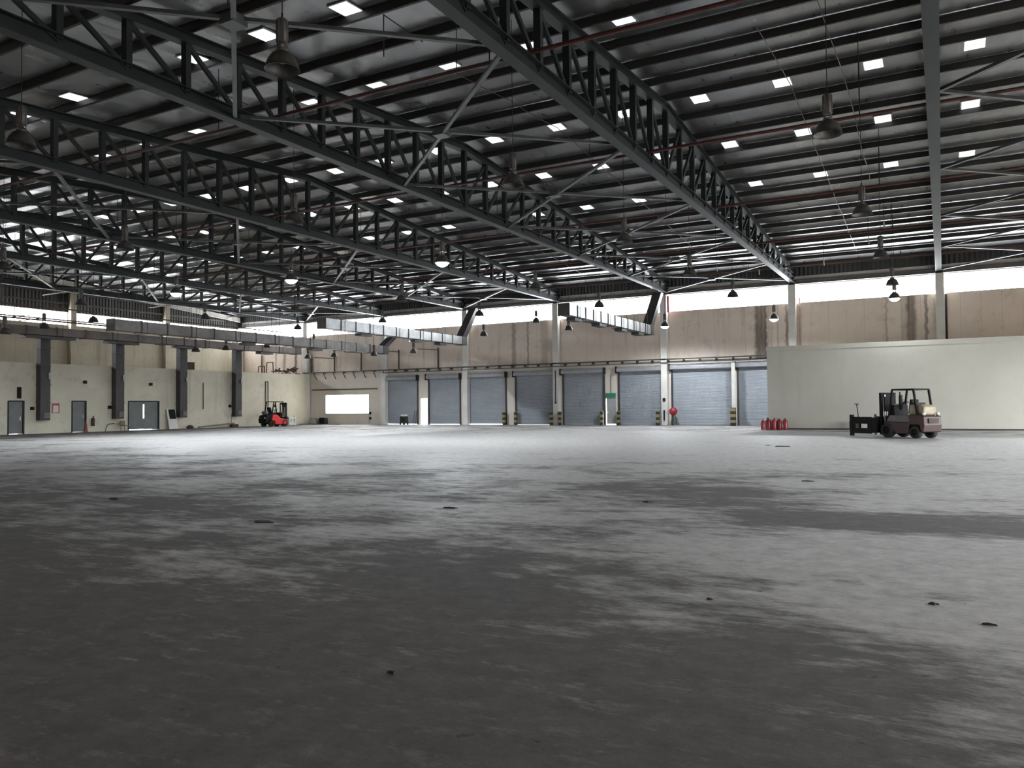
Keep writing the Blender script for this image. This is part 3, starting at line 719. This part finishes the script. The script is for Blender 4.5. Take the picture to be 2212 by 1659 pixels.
# corner guards in front of the shutter edges
gx = [(-33.75,''), (-32.6,''), (-28.98,''), (-28.2,''), (-24.55,''), (-23.1,''), (-19.68,''), (-13.78,'')]
gl = ['right of the third shutter', 'left of the fourth shutter', 'right of the fourth shutter', 'left of the fifth shutter', 'left of the grey exit door', 'right of the grey exit door', 'at the left foot of the hose reel column', 'between the two rightmost shutters']
for i, (x, _) in enumerate(gx):
    wdt = 0.12 if i < 7 else 0.2
    y = D-0.35 if i not in (2, 3, 6, 7) else (D-0.72 if i < 7 else D-0.86)
    o = MB().box(-wdt, wdt, -0.14, 0.14, 0, 1.15 if i < 7 else 1.35).build('corner_guard', M['stripes'], None, (x, y, 0))
    tag(bevel(o, 0.03), 'black and yellow striped corner guard standing ' + gl[i], 'guard', 'striped corner guards at the shutters')
tag(bevel(MB().box(-0.14, 0.14, -0.12, 0.0, 0, 4.75).build('shutter_post', M['white'], None, (-13.78, D-0.56, 0))), 'white post between the two rightmost roller shutters', 'post')

# hose reel
t = thing('hose_reel', 'round red fire hose reel beside the column right of the sixth shutter', 'hose reel', (-18.42, D-0.75, 0), R(25))
MB().lathe([(0.0, -0.16), (0.30, -0.16), (0.30, -0.12), (0.12, -0.11), (0.12, 0.11), (0.30, 0.12), (0.30, 0.16), (0.0, 0.16)], 24, (0, 0, 1.1), 'Y').build('reel', M['cyl_red'], t)
MB().lathe([(0.12, -0.1), (0.27, -0.1), (0.27, 0.1), (0.12, 0.1)], 20, (0, 0, 1.1), 'Y').build('hose', M['black'], t)
MB().box(-0.06, 0.06, -0.08, 0.3, 0, 0.95).build('stand', M['darkgreen'], t)
MB().path([(0.1, -0.1, 0.85), (0.2, -0.12, 0.5), (0.22, -0.1, 0.1)], 0.03).build('hose_end', M['darkgreen'], t)
# items on the column beside the reel
tag(MB().tube((-19.2, D-0.58, 0.4), (-19.2, D-0.58, 1.2), 0.06, 8).box(-19.3, -19.1, D-0.62, D-0.53, 1.9, 2.15).build('valve_pipe', M['darkmetal']), 'dark valve pipe on the front of the hose reel column', 'pipe')

# red gas cylinders at the partition corner
def cylinder(x, y, h, lb):
    t = thing('fire_extinguisher', lb, 'extinguisher', (x, y, 0), random.random()*6, 'red cylinders at the partition corner')
    MB().lathe([(0.0, 0.0), (0.125, 0.0), (0.13, 0.03), (0.13, h-0.14), (0.10, h-0.06), (0.04, h-0.02), (0.0, h-0.02)], 18).build('tank', M['cyl_red'], t)
    MB().tube((0, 0, h-0.03), (0, 0, h+0.04), 0.025, 8).bar((-0.02, 0, h+0.05), (0.12, 0, h+0.07), 0.02, 0.02).build('valve', M['darkmetal'], t)
    MB().path([(0.02, 0, h), (0.13, 0.03, h-0.05), (0.15, 0.03, h-0.3)], 0.015).build('hose', M['black'], t)
    MB().box(-0.05, 0.05, -0.136, -0.12, h*0.45, h*0.7).build('label_plate', M['signred'], t)
cl = ['leftmost of the front red cylinders by the partition corner', 'second from left in front of the partition corner', 'third from left in front of the partition corner', 'fourth from left in front of the partition corner', 'rightmost of the red cylinders by the partition corner', 'red cylinder in the back row at the left', 'red cylinder in the back row at the right']
for i, (x, y) in enumerate(((-9.92, 50.9), (-9.58, 50.95), (-9.24, 50.9), (-8.92, 51.0), (-8.58, 50.95), (-9.72, 51.32), (-9.08, 51.34))):
    cylinder(x, y, 0.62 + 0.03*(i % 3), ('red extinguisher cylinder standing, ' + cl[i]) if 'red' not in cl[i][:4] else cl[i])

# motor trolley next to the open doorway
t = thing('trolley', 'small dark trolley with white top standing left of the blazing doorway', 'trolley', (-44.1, D-1.0, 0), R(-20))
bevel(MB().box(-0.35, 0.35, -0.25, 0.25, 0.22, 0.8).build('body', M['darkmetal'], t), 0.05)
MB().box(-0.25, 0.25, -0.2, 0.2, 0.8, 0.95).build('top_cover', M['white'], t)
for sx in (-0.28, 0.28):
    for sy in (-0.22, 0.22): MB().lathe([(0.0, -0.03), (0.12, -0.03), (0.12, 0.03), (0.0, 0.03)], 14, (sx, sy, 0.12), 'Y').build('wheel', M['black'], t)
MB().path([(0.33, -0.2, 0.75), (0.6, -0.2, 1.15), (0.6, 0.2, 1.15), (0.33, 0.2, 0.75)], 0.02).build('handle', M['tin'], t)
t = thing('ladder_frame', 'thin leaning metal frame between the trolley and the blazing doorway', 'frame', (-43.25, D-0.55, 0), 0)
f = MB().path([(-0.12, 0, 0), (-0.12, 0.25, 1.3)], 0.02).path([(0.12, 0, 0), (0.12, 0.25, 1.3)], 0.02)
for q in range(4): f.tube((-0.12, 0.05+0.05*q, 0.25+0.28*q), (0.12, 0.05+0.05*q, 0.25+0.28*q), 0.015, 6)
f.build('rails', M['darkmetal'], t)
# valves right of the low window
t = thing('valve_cluster', 'pale valve pipes standing at the right end of the low window', 'valve', (-48.6, D-0.3, 0))
MB().tube((0, 0, 0), (0, 0, 1.7), 0.05).tube((0.25, 0, 0), (0.25, 0, 1.0), 0.05).tube((0, 0, 0.7), (0.25, 0, 0.7), 0.05).build('pipes', M['white'], t)
for z in (0.6, 1.1): MB().lathe([(0, -0.03), (0.13, -0.03), (0.13, 0.03), (0, 0.03)], 14, (0.05, -0.12, z), 'Y').build('hand_wheel', M['darkmetal'], t)
t = thing('grey_cabinet', 'low grey metal box on the floor left of the sunlit low window', 'box', (-54.9, D-1.0, 0))
bevel(MB().box(-0.6, 0.3, -0.3, 0.3, 0.05, 0.62).build('case', M['machine_grey'], t), 0.02)
MB().box(-0.55, 0.25, -0.32, -0.3, 0.1, 0.57).build('front_panel', M['doorlight'], t)
t = thing('dark_box', 'small dark box standing right of the low grey metal box', 'box', (-54.05, D-0.9, 0))
bevel(MB().box(-0.35, 0.35, -0.25, 0.25, 0, 0.66).build('case', M['darkmetal'], t), 0.02)
MB().box(-0.37, 0.37, -0.27, 0.27, 0.66, 0.7).build('lid', M['machine_grey'], t)
for i, (x, l, y) in enumerate(((-56.0, 1.3, 59.0), (-54.0, 1.5, 58.7), (-52.2, 1.4, 59.1))):
    tag(bevel(MB().box(-l/2, l/2, -0.15, 0.15, 0, 0.07).build('timber_board', M['card'], None, (x, y, 0)), 0.01), 'flat board on the floor below the low window, ' + ['leftmost, nearest the red forklift attachment', 'middle, in front of the boxes', 'rightmost, under the window itself'][i], 'board', 'boards below the low window')

# things along the left block
t = thing('red_notice_frame', 'small red framed notice on the left block between the single doors', 'sign', (XB+0.02, 34.2, 1.45))
f = MB().box(0, 0.03, -0.27, 0.27, 0.55, 0.72).box(0, 0.03, -0.27, -0.2, 0, 0.55).box(0, 0.03, 0.2, 0.27, 0, 0.55).box(0, 0.03, -0.2, 0.2, 0, 0.05)
f.build('frame', M['signred'], t); MB().box(0, 0.015, -0.2, 0.2, 0.05, 0.55).build('panel', M['white'], t)
t = thing('fire_extinguisher', 'red fire extinguisher hung on the wall right of the second single door', 'extinguisher', (XB+0.16, 37.0, 0.45))
MB().lathe([(0, 0), (0.11, 0), (0.12, 0.03), (0.12, 0.5), (0.08, 0.6), (0, 0.62)], 18).build('tank', M['maroon'], t)
MB().tube((0, 0, 0.6), (0, 0, 0.72), 0.03).box(-0.02, 0.1, -0.02, 0.02, 0.7, 0.75).build('valve', M['darkmetal'], t)
MB().box(-0.15, -0.1, -0.05, 0.05, 0.2, 0.5).build('bracket', M['steel'], t)
t = thing('traffic_cone', 'faded red traffic cone on the floor before the second single door', 'cone', (-55.4, 35.75, 0))
MB().box(-0.2, 0.2, -0.2, 0.2, 0, 0.04).build('base', M['maroon'], t)
MB().lathe([(0.15, 0.04), (0.035, 0.85), (0.0, 0.86)], 18).build('cone_body', M['cone_red'], t)
tag(MB().path([(XB+0.3, 38.9-1.0, 0.02), (XB+0.25, 38.9-0.9, 0.3), (XB+0.2, 38.2, 0.55), (XB+0.2, 38.7, 0.6)], 0.03, 6).build('bent_hose', M['rust']), 'bent dark hose on the floor left of the second drop duct', 'hose')
t = thing('scrap_chair', 'small brown broken chair standing below the second drop duct', 'chair', (XB+0.6, 39.3, 0), R(15))
MB().box(-0.2, 0.2, -0.25, 0.25, 0.38, 0.44).build('seat', M['card'], t)
MB().box(-0.22, -0.17, -0.25, 0.25, 0.44, 0.8).build('backrest', M['card'], t)
for sx in (-0.17, 0.17):
    for sy in (-0.2, 0.2): MB().tube((sx, sy, 0), (sx, sy, 0.38), 0.02, 6).build('leg', M['rust'], t)
t = thing('leaning_board', 'whitish panel leaning on the left block right of the double door', 'board', (XB+0.5, 43.85, 0))
b = MB().bar((0, 0, 0.01), (-0.42, 0, 1.68), 0.85, 0.05, (1, 0, 0)).build('panel', M['white'], t); b.rotation_euler = (0, 0, 0)
b.data.transform(Matrix.Identity(4))
MB().bar((-0.17, 0.06, 0.85), (-0.37, 0.06, 1.64), 0.62, 0.02, (1, 0, 0)).build('dark_patch', M['darkmetal'], t)
tag(MB().lathe([(0, 0), (0.28, 0.02), (0.3, 0.15), (0.16, 0.28), (0, 0.3)], 9).build('scrap_heap', M['rust'], None, (XB+0.7, 45.3, 0)), 'small dark heap of scrap below the third drop duct', 'scrap')
tag(MB().bar((XB+0.9, 46.0, 0.10), (XB+0.5, 50.2, 0.34), 0.14, 0.12).build('fallen_beam', M['card']), 'long brown beam lying on the floor beside the left block', 'beam')
t = thing('beam_support', 'low dark support block under the far end of the fallen beam', 'block', (XB+0.55, 50.15, 0))
bevel(MB().box(-0.2, 0.2, -0.35, 0.35, 0, 0.27).build('block', M['debris'], t), 0.03); MB().tube((0, -0.3, 0.2), (0, -0.3, 1.2), 0.02, 6).build('rod', M['steel'], t)
for i, (y, w0, z0, z1) in enumerate(((47.2, 0.0, 1.65, 3.95), (54.4, 0.32, 1.2, 4.2))):
    mb = MB().tube((XB+0.05, y, z0), (XB+0.05, y, z1), 0.035, 6)
    if w0: mb.tube((XB+0.05, y+w0, z0), (XB+0.05, y+w0, z1), 0.035, 6).tube((XB+0.05, y, z1), (XB+0.05, y+w0, z1), 0.04, 6)
    tag(mb.build('wall_conduit', M['brown_pipe']), ['single thin vertical conduit on the left block between two drop ducts', 'twin thin vertical conduit on the left block above the red forklift'][i], 'conduit')
for i, (y, z) in enumerate(((31.6, 2.9), (32.5, 1.8), (38.4, 1.85), (36.4, 3.75), (42.0, 3.7), (50.1, 1.9))):
    tag(bevel(MB().box(0, 0.14, -0.12, 0.12, -0.12 if i else -0.4, 0.12 if i else 0.4).build('wall_box', M['darkmetal'], None, (XB, y, z))), 'small dark electrical box on the left block, ' + ['tall one touching the leftmost drop duct', 'low beside the leftmost drop duct', 'low beside the second drop duct', 'high above the second single door', 'high above the double door', 'low beside the rightmost drop duct'][i], 'box', 'small electrical boxes on the left block')
# clutter on the block roof
tag(bevel(MB().box(-0.25, 0.25, -0.3, 0.3, 0, 0.62).box(-0.28, 0.28, -0.33, 0.33, 0.62, 0.68).build('roof_crate', M['rust'], None, (XB-0.7, 46.4, ZB)), 0.02), 'dark reddish crate standing on the edge of the left block roof', 'crate')
for i, (x, y) in enumerate(((-59.5, 57.8), (-61.5, 58.6))):
    t = thing('rusty_frame', 'rusty bent frame on the block roof in the far left corner, ' + ('right one' if i == 0 else 'left one'), 'frame', (x, y, ZB), 0, 'rusty frames on the block roof')
    for s in (-0.5, 0.5): MB().tube((s, 0, 0), (s*0.8, 0, 1.3-0.3*i), 0.05, 6).build('leg', M['rust'], t)
    MB().tube((-0.42, 0, 1.25-0.3*i), (0.42, 0, 1.25-0.3*i), 0.05, 6).build('cross_bar', M['rust'], t)
hp = MB(); rnd = random.Random(3)
for i in range(26):
    a = Vector((rnd.uniform(-1.3, 1.3), rnd.uniform(-0.5, 0.5), rnd.uniform(0.05, 0.5))); b = a + Vector((rnd.uniform(-0.9, 0.9), rnd.uniform(-0.4, 0.4), rnd.uniform(-0.1, 0.3)))
    b.z = max(b.z, 0.05); hp.bar(a, b, 0.12, 0.09)
tag(hp.build('scrap_heap', M['rust'], None, (-58.4, 58.9, ZB)), 'brown heap of scrap on the block roof in the far left corner', 'scrap', kind='stuff')

# ------------------------------------------------------------------ forklifts
def wheel(parent, x, y, r, wd, name='wheel'):
    o = MB().lathe([(r*0.55, -wd/2), (r*0.93, -wd/2), (r, -wd*0.3), (r, wd*0.3), (r*0.93, wd/2), (r*0.55, wd/2)], 26, (0,0,0), 'Y').build(name, M['black'], parent, (x, y, r))
    MB().lathe([(0.0, -wd*0.36), (r*0.2, -wd*0.40), (r*0.25, -wd*0.30), (r*0.56, -wd*0.42), (r*0.56, wd*0.42), (r*0.25, wd*0.3), (r*0.2, wd*0.4), (0.0, wd*0.36)], 20, (0,0,0), 'Y').build('hub', M['darkmetal'], o)
    return o
def guard(t, x0, x1, xr0, xr1, hw, zt, mat, bars=6):
    # overhead guard: front posts from x1 (bottom) to xr1 (top), rear posts from x0 to xr0
    g = MB()
    g.bar((xr0, -hw, zt), (xr1, -hw, zt), 0.07, 0.07).bar((xr0, hw, zt), (xr1, hw, zt), 0.07, 0.07)
    g.bar((xr0, -hw, zt), (xr0, hw, zt), 0.07, 0.07).bar((xr1, -hw, zt), (xr1, hw, zt), 0.07, 0.07)
    for i in range(bars):
        y = -hw + (i+1)*2*hw/(bars+1); g.bar((xr0, y, zt), (xr1, y, zt), 0.03, 0.05)
    g.build('overhead_guard', mat, t)
    for s in (-1, 1):
        MB().bar((x0, s*hw, 0.95), (xr0, s*hw, zt), 0.07, 0.08).build('guard_post', mat, t)
        MB().bar((x1, s*hw, 0.55), (xr1, s*hw, zt), 0.06, 0.08).build('guard_post', mat, t)
def mast(t, x, hw, z0, z1, mat, cyl=True, raised=0.0):
    m_ = MB()
    for s in (-1, 1):
        m_.box(x-0.05, x+0.06, s*hw-0.06, s*hw+0.06, z0, z1)
        m_.box(x+0.02, x+0.12, s*(hw-0.1)-0.04, s*(hw-0.1)+0.04, z0+0.05, z1+raised)
    for z in (z0+0.1, z1-0.12): m_.box(x-0.06, x+0.0, -hw, hw, z-0.06, z+0.06)
    m_.box(x+0.03, x+0.1, -hw+0.1, hw-0.1, z1-0.08+raised, z1+raised)
    m_.build('mast', mat, t)
    for s in (-1, 1): MB().tube((x-0.08, s*(hw-0.14), z0+0.1), (x-0.08, s*(hw-0.14), z1-0.1), 0.035).build('lift_cylinder', M['tin'] if s > 0 else mat, t)
    MB().path([(x+0.02, 0.06, z1-0.15), (x+0.02, 0.06, z0+0.4)], 0.015).path([(x+0.02, -0.06, z1-0.15), (x+0.02, -0.06, z0+0.4)], 0.015).build('hose', M['black'], t)
def driver_gear(t, x, z):
    s = MB().box(x-0.28, x+0.2, -0.24, 0.24, z, z+0.12); bevel(s.build('seat', M['black'], t), 0.04)
    bevel(MB().bar((x-0.22, 0, z+0.08), (x-0.36, 0, z+0.58), 0.46, 0.12, (1, 0, 0)).build('backrest', M['black'], t), 0.04)
    o = MB().tube((x+0.68, 0, z-0.1), (x+0.46, 0, z+0.32), 0.03).build('steering_column', M['darkmetal'], t)
    ring = MB(); c = Vector((x+0.45, 0, z+0.34)); ax = Vector((-0.45, 0, 0.89)); a = Vector((0,1,0)); b = ax.cross(a)
    pts = [c + a*(0.17*math.cos(i*math.pi/7)) + b*(0.17*math.sin(i*math.pi/7)) for i in range(15)]
    ring.path(pts, 0.015, 6); ring.tube(pts[0], pts[7], 0.012, 6); ring.build('steering_wheel', M['black'], o)
    MB().tube((x+0.6, 0.2, z), (x+0.55, 0.2, z+0.3), 0.012, 6).tube((x+0.6, 0.26, z), (x+0.55, 0.26, z+0.3), 0.012, 6).build('levers', M['darkmetal'], t)

def forklift_red(loc, rz):
    t = thing('forklift', 'bright red and black forklift parked in the far left corner', 'forklift', loc, rz)
    for s in (-1, 1):
        wheel(t, 0.0, s*0.45, 0.28, 0.22); wheel(t, 1.55, s*0.47, 0.33, 0.26)
    # rear counterweight, black with rounded tail
    cw = MB().prism([(-0.62, 0.32), (-0.68, 0.7), (-0.55, 1.02), (-0.15, 1.1), (0.42, 1.06), (0.42, 0.62), (0.3, 0.62), (0.12, 0.6), (-0.25, 0.58), (-0.34, 0.3)], -0.48, 0.48)
    bevel(cw.build('counterweight', M['darkmetal'], t), 0.08, 3)
    hd = MB().prism([(0.0, 0.6), (0.1, 1.06), (0.5, 1.1), (0.78, 1.0), (1.0, 0.78), (1.9, 0.62), (1.95, 0.35), (1.9, 0.22), (0.42, 0.22), (0.36, 0.5)], -0.58, -0.38)
    bevel(hd.build('side_panel', M['red'], t), 0.05, 3)
    hd2 = MB(); hd2.v = [(a, -b, c) for a, b, c in hd.v]; hd2.f = [tuple(reversed(f)) for f in hd.f]; hd2.sm = hd.sm[:]
    bevel(hd2.build('side_panel', M['red'], t), 0.05, 3)
    bevel(MB().prism([(0.3, 0.22), (0.3, 1.04), (0.75, 0.98), (0.95, 0.7), (1.75, 0.55), (1.75, 0.22)], -0.38, 0.38).build('chassis', M['darkmetal'], t), 0.02)
    bevel(MB().box(-0.05, 0.62, -0.34, 0.34, 1.04, 1.2).build('engine_hood', M['darkmetal'], t), 0.04)
    bevel(MB().lathe([(0, -0.3), (0.14, -0.28), (0.16, -0.2), (0.16, 0.2), (0.14, 0.28), (0, 0.3)], 18, (-0.3, 0, 1.26), 'Y').build('gas_tank', M['machine_grey'], t), 0.01)
    MB().box(-0.7, -0.66, -0.42, -0.32, 0.75, 0.85).box(-0.7, -0.66, 0.32, 0.42, 0.75, 0.85).build('tail_light', M['white'], t)
    driver_gear(t, 0.5, 1.16)
    MB().prism([(1.15, 0.6), (1.22, 1.25), (1.38, 1.28), (1.5, 0.6)], -0.36, 0.36).build('dashboard', M['darkmetal'], t)
    guard(t, 0.05, 1.62, 0.32, 1.4, 0.46, 2.24, M['darkmetal'])
    mast(t, 1.92, 0.34, 0.12, 2.16, M['darkmetal'])
    for s in (-1, 1): MB().tube((1.5, s*0.46, 1.9), (1.52, s*0.62, 1.9), 0.02, 6).box(1.48, 1.54, s*0.62-0.08, s*0.62+0.08, 1.75, 2.0).build('mirror', M['black'], t)
    # clamp attachment
    MB().box(2.06, 2.16, -0.5, 0.5, 0.25, 0.85).build('carriage', M['blue'], t)
    for s in (-1, 1):
        a = MB().box(2.16, 2.95, s*0.46-0.05, s*0.46+0.05, 0.1, 0.35).box(2.16, 2.95, s*0.46-0.05, s*0.46+0.05, 0.62, 0.86).box(2.84, 2.98, s*0.46-0.06, s*0.46+0.06, 0.04, 0.92)
        a.box(2.45, 2.6, s*0.46-0.04, s*0.46+0.04, 0.35, 0.62)
        bevel(a.build('clamp_arm', M['white'] if s < 0 else M['blue'], t), 0.015)
    MB().path([(2.1, 0.1, 0.9), (2.2, 0.25, 1.05), (2.15, 0.4, 0.9)], 0.02).build('hose', M['black'], t)
    return t
forklift_red((-53.15, 51.35, 0), R(90))

def forklift_maroon(loc, rz):
    t = thing('forklift', 'dusty maroon forklift with a cream hood parked before the pale partition', 'forklift', loc, rz)
    for s in (-1, 1):
        wheel(t, 0.0, s*0.45, 0.28, 0.24, 'rear_wheel'); wheel(t, 1.5, s*0.47, 0.34, 0.28, 'front_wheel')
    cw = MB().prism([(-0.46, 0.28), (-0.52, 0.6), (-0.50, 0.98), (-0.30, 1.06), (0.35, 1.06), (0.35, 0.62), (0.3, 0.6), (-0.25, 0.6), (-0.32, 0.28)], -0.55, 0.55)
    bevel(cw.build('counterweight', M['maroon'], t), 0.09, 3)
    MB().box(-0.56, -0.50, -0.30, 0.30, 0.68, 0.9).build('radiator_grille', M['debris'], t)
    for s in (-1, 1):
        bevel(MB().prism([(0.3, 0.3), (0.3, 0.72), (1.65, 0.74), (1.75, 0.5), (1.2, 0.42), (1.05, 0.2), (0.36, 0.2)], s*0.5-0.06, s*0.5+0.06).build('side_panel', M['maroon'], t), 0.03)
        bevel(MB().prism([(0.2, 0.72), (0.2, 1.03), (1.35, 1.03), (1.55, 0.74)], s*0.49-0.06, s*0.49+0.06).build('upper_side_panel', M['machine_grey'], t), 0.02)
    bevel(MB().box(0.2, 1.7, -0.43, 0.43, 0.2, 1.0).build('chassis', M['darkmetal'], t), 0.03)
    h = MB().prism([(-0.35, 1.05), (-0.38, 1.4), (-0.25, 1.5), (0.4, 1.52), (0.45, 1.05)], -0.38, 0.38)
    bevel(h.build('engine_hood', M['cushion'], t), 0.06, 3)
    MB().box(0.12, 0.4, -0.3, 0.3, 1.52, 1.6).build('seat', M['black'], t)
    bevel(MB().bar((0.55, 0, 1.1), (0.45, 0, 1.75), 0.44, 0.12, (1, 0, 0)).build('backrest', M['darkmetal'], t), 0.03)
    MB().prism([(1.15, 0.9), (1.2, 1.5), (1.4, 1.55), (1.6, 0.9)], -0.42, 0.42).build('dashboard', M['darkmetal'], t)
    MB().tube((0.85, 0.4, 1.25), (0.8, 0.48, 2.1), 0.03).box(0.75, 0.85, 0.38, 0.5, 1.3, 1.95).build('side_bracket', M['darkmetal'], t)
    o = MB().tube((1.2, 0, 1.35), (1.0, 0, 1.65), 0.03).build('steering_column', M['darkmetal'], t)
    ring = MB(); c = Vector((0.98, 0, 1.66)); a = Vector((0,1,0)); b = Vector((-0.45, 0, 0.89)).cross(a)
    pts = [c + a*(0.17*math.cos(i*math.pi/7)) + b*(0.17*math.sin(i*math.pi/7)) for i in range(15)]
    ring.path(pts, 0.016, 6); ring.build('steering_wheel', M['black'], o)
    guard(t, -0.12, 1.5, 0.08, 1.25, 0.46, 2.2, M['darkmetal'])
    MB().lathe([(0, 0), (0.07, 0), (0.07, 0.12), (0, 0.14)], 12, (-0.42, -0.4, 1.04)).build('work_light', M['white'], t)
    MB().lathe([(0, 0), (0.07, 0), (0.07, 0.12), (0, 0.14)], 12, (-0.40, 0.42, 1.04)).build('work_light', M['white'], t)
    mast(t, 1.95, 0.40, 0.12, 2.08, M['darkmetal'])
    MB().box(1.80, 1.88, -0.34, 0.34, 1.2, 1.9).build('mast_guard', M['darkmetal'], t)
    # wide clamp frame
    MB().box(2.06, 2.24, -0.8, 0.8, 0.2, 0.92).build('carriage', M['darkmetal'], t)
    for s in (-1, 1):
        y = s*0.78
        a = MB().box(2.2, 3.35, y-0.05, y+0.05, 0.62, 0.95).box(2.2, 3.35, y-0.05, y+0.05, 0.16, 0.42)
        a.box(2.2, 2.4, y-0.05, y+0.05, 0.42, 0.62).box(2.85, 2.93, y-0.05, y+0.05, 0.42, 0.62).box(3.2, 3.35, y-0.05, y+0.05, 0.42, 0.62)
        a.box(2.24, 2.34, min(y, 0)+0.02, max(y, 0)-0.02, 0.3, 0.5)
        bevel(a.build('clamp_arm', M['darkmetal'], t), 0.012)
        MB().box(3.3, 3.46, y-0.07, y+0.07, 0.04, 1.05).build('arm_tip', M['machine_grey'] if s < 0 else M['darkmetal'], t)
    return t
forklift_maroon((-0.78, 39.75, 0), R(140))
# small machine behind the clamp, by the partition
t = thing('pallet_truck', 'small rusty hand truck with upright handle against the partition', 'hand truck', (-4.55, 50.6, 0), R(0))
bevel(MB().box(-0.32, 0.25, -0.25, 0.25, 0.1, 0.55).build('body', M['rust'], t), 0.04)
MB().tube((0.2, 0, 0.5), (0.08, 0, 1.55), 0.025).tube((-0.03, 0, 1.55), (0.2, 0, 1.55), 0.025).build('handle', M['darkmetal'], t)
for s in (-1, 1): MB().lathe([(0, -0.04), (0.13, -0.04), (0.13, 0.04), (0, 0.04)], 14, (-0.05, s*0.2, 0.13), 'Y').build('wheel', M['black'], t)

# ------------------------------------------------------------------ scraps on the floor
deb = [(-8.46, 8.1, 0.42, 'long dark scrap on the floor left of centre'), (-6.86, 10.49, 0.34, 'flat dark scrap on the floor below the third shutter'),
       (-1.72, 6.47, 0.07, 'small dark lump on the floor below the hose reel'), (0.25, 6.62, 0.12, 'dark flake on the floor near the lower right edge'),
       (-5.29, 30.69, 0.7, 'dark rags on the far floor left of the maroon forklift'), (-4.3, 12.49, 0.22, 'thin dark curl on the floor in the middle'),
       (-2.47, 17.15, 0.3, 'dark scrap on the pale floor right of the middle'), (-2.95, 3.84, 0.07, 'small dark smear of debris in the near foreground'),
       (-13.14, 9.05, 0.5, 'flat brown scrap on the left floor'), (-0.1, 7.1, 0.12, 'dark scrap on the dirty floor at the right'),
       (-6.0, 31.5, 0.35, 'small rag just left of the dark rags on the far floor')]
for i, (x, y, s, lb) in enumerate(deb):
    rnd = random.Random(i+20); n = 9; prof = []
    for j in range(n):
        a = 2*math.pi*j/n; r = s*0.55*rnd.uniform(0.3, 1.0); prof.append((r*math.cos(a), 0.45*r*math.sin(a)))
    mb = MB(); h = 0.012 + 0.02*s
    vs = [(a, b, 0.001) for a, b in prof] + [(a*0.8, b*0.8, h*rnd.uniform(0.5, 1.2)) for a, b in prof] + [(0, 0, h*1.3)]
    mb._add(vs, [(j, (j+1) % n, (j+1) % n+n, j+n) for j in range(n)] + [(j+n, (j+1) % n+n, 2*n) for j in range(n)])
    tag(mb.build('floor_scrap', M['debris'], None, (x, y, 0)), lb, 'scrap', 'dark scraps on the concrete floor')
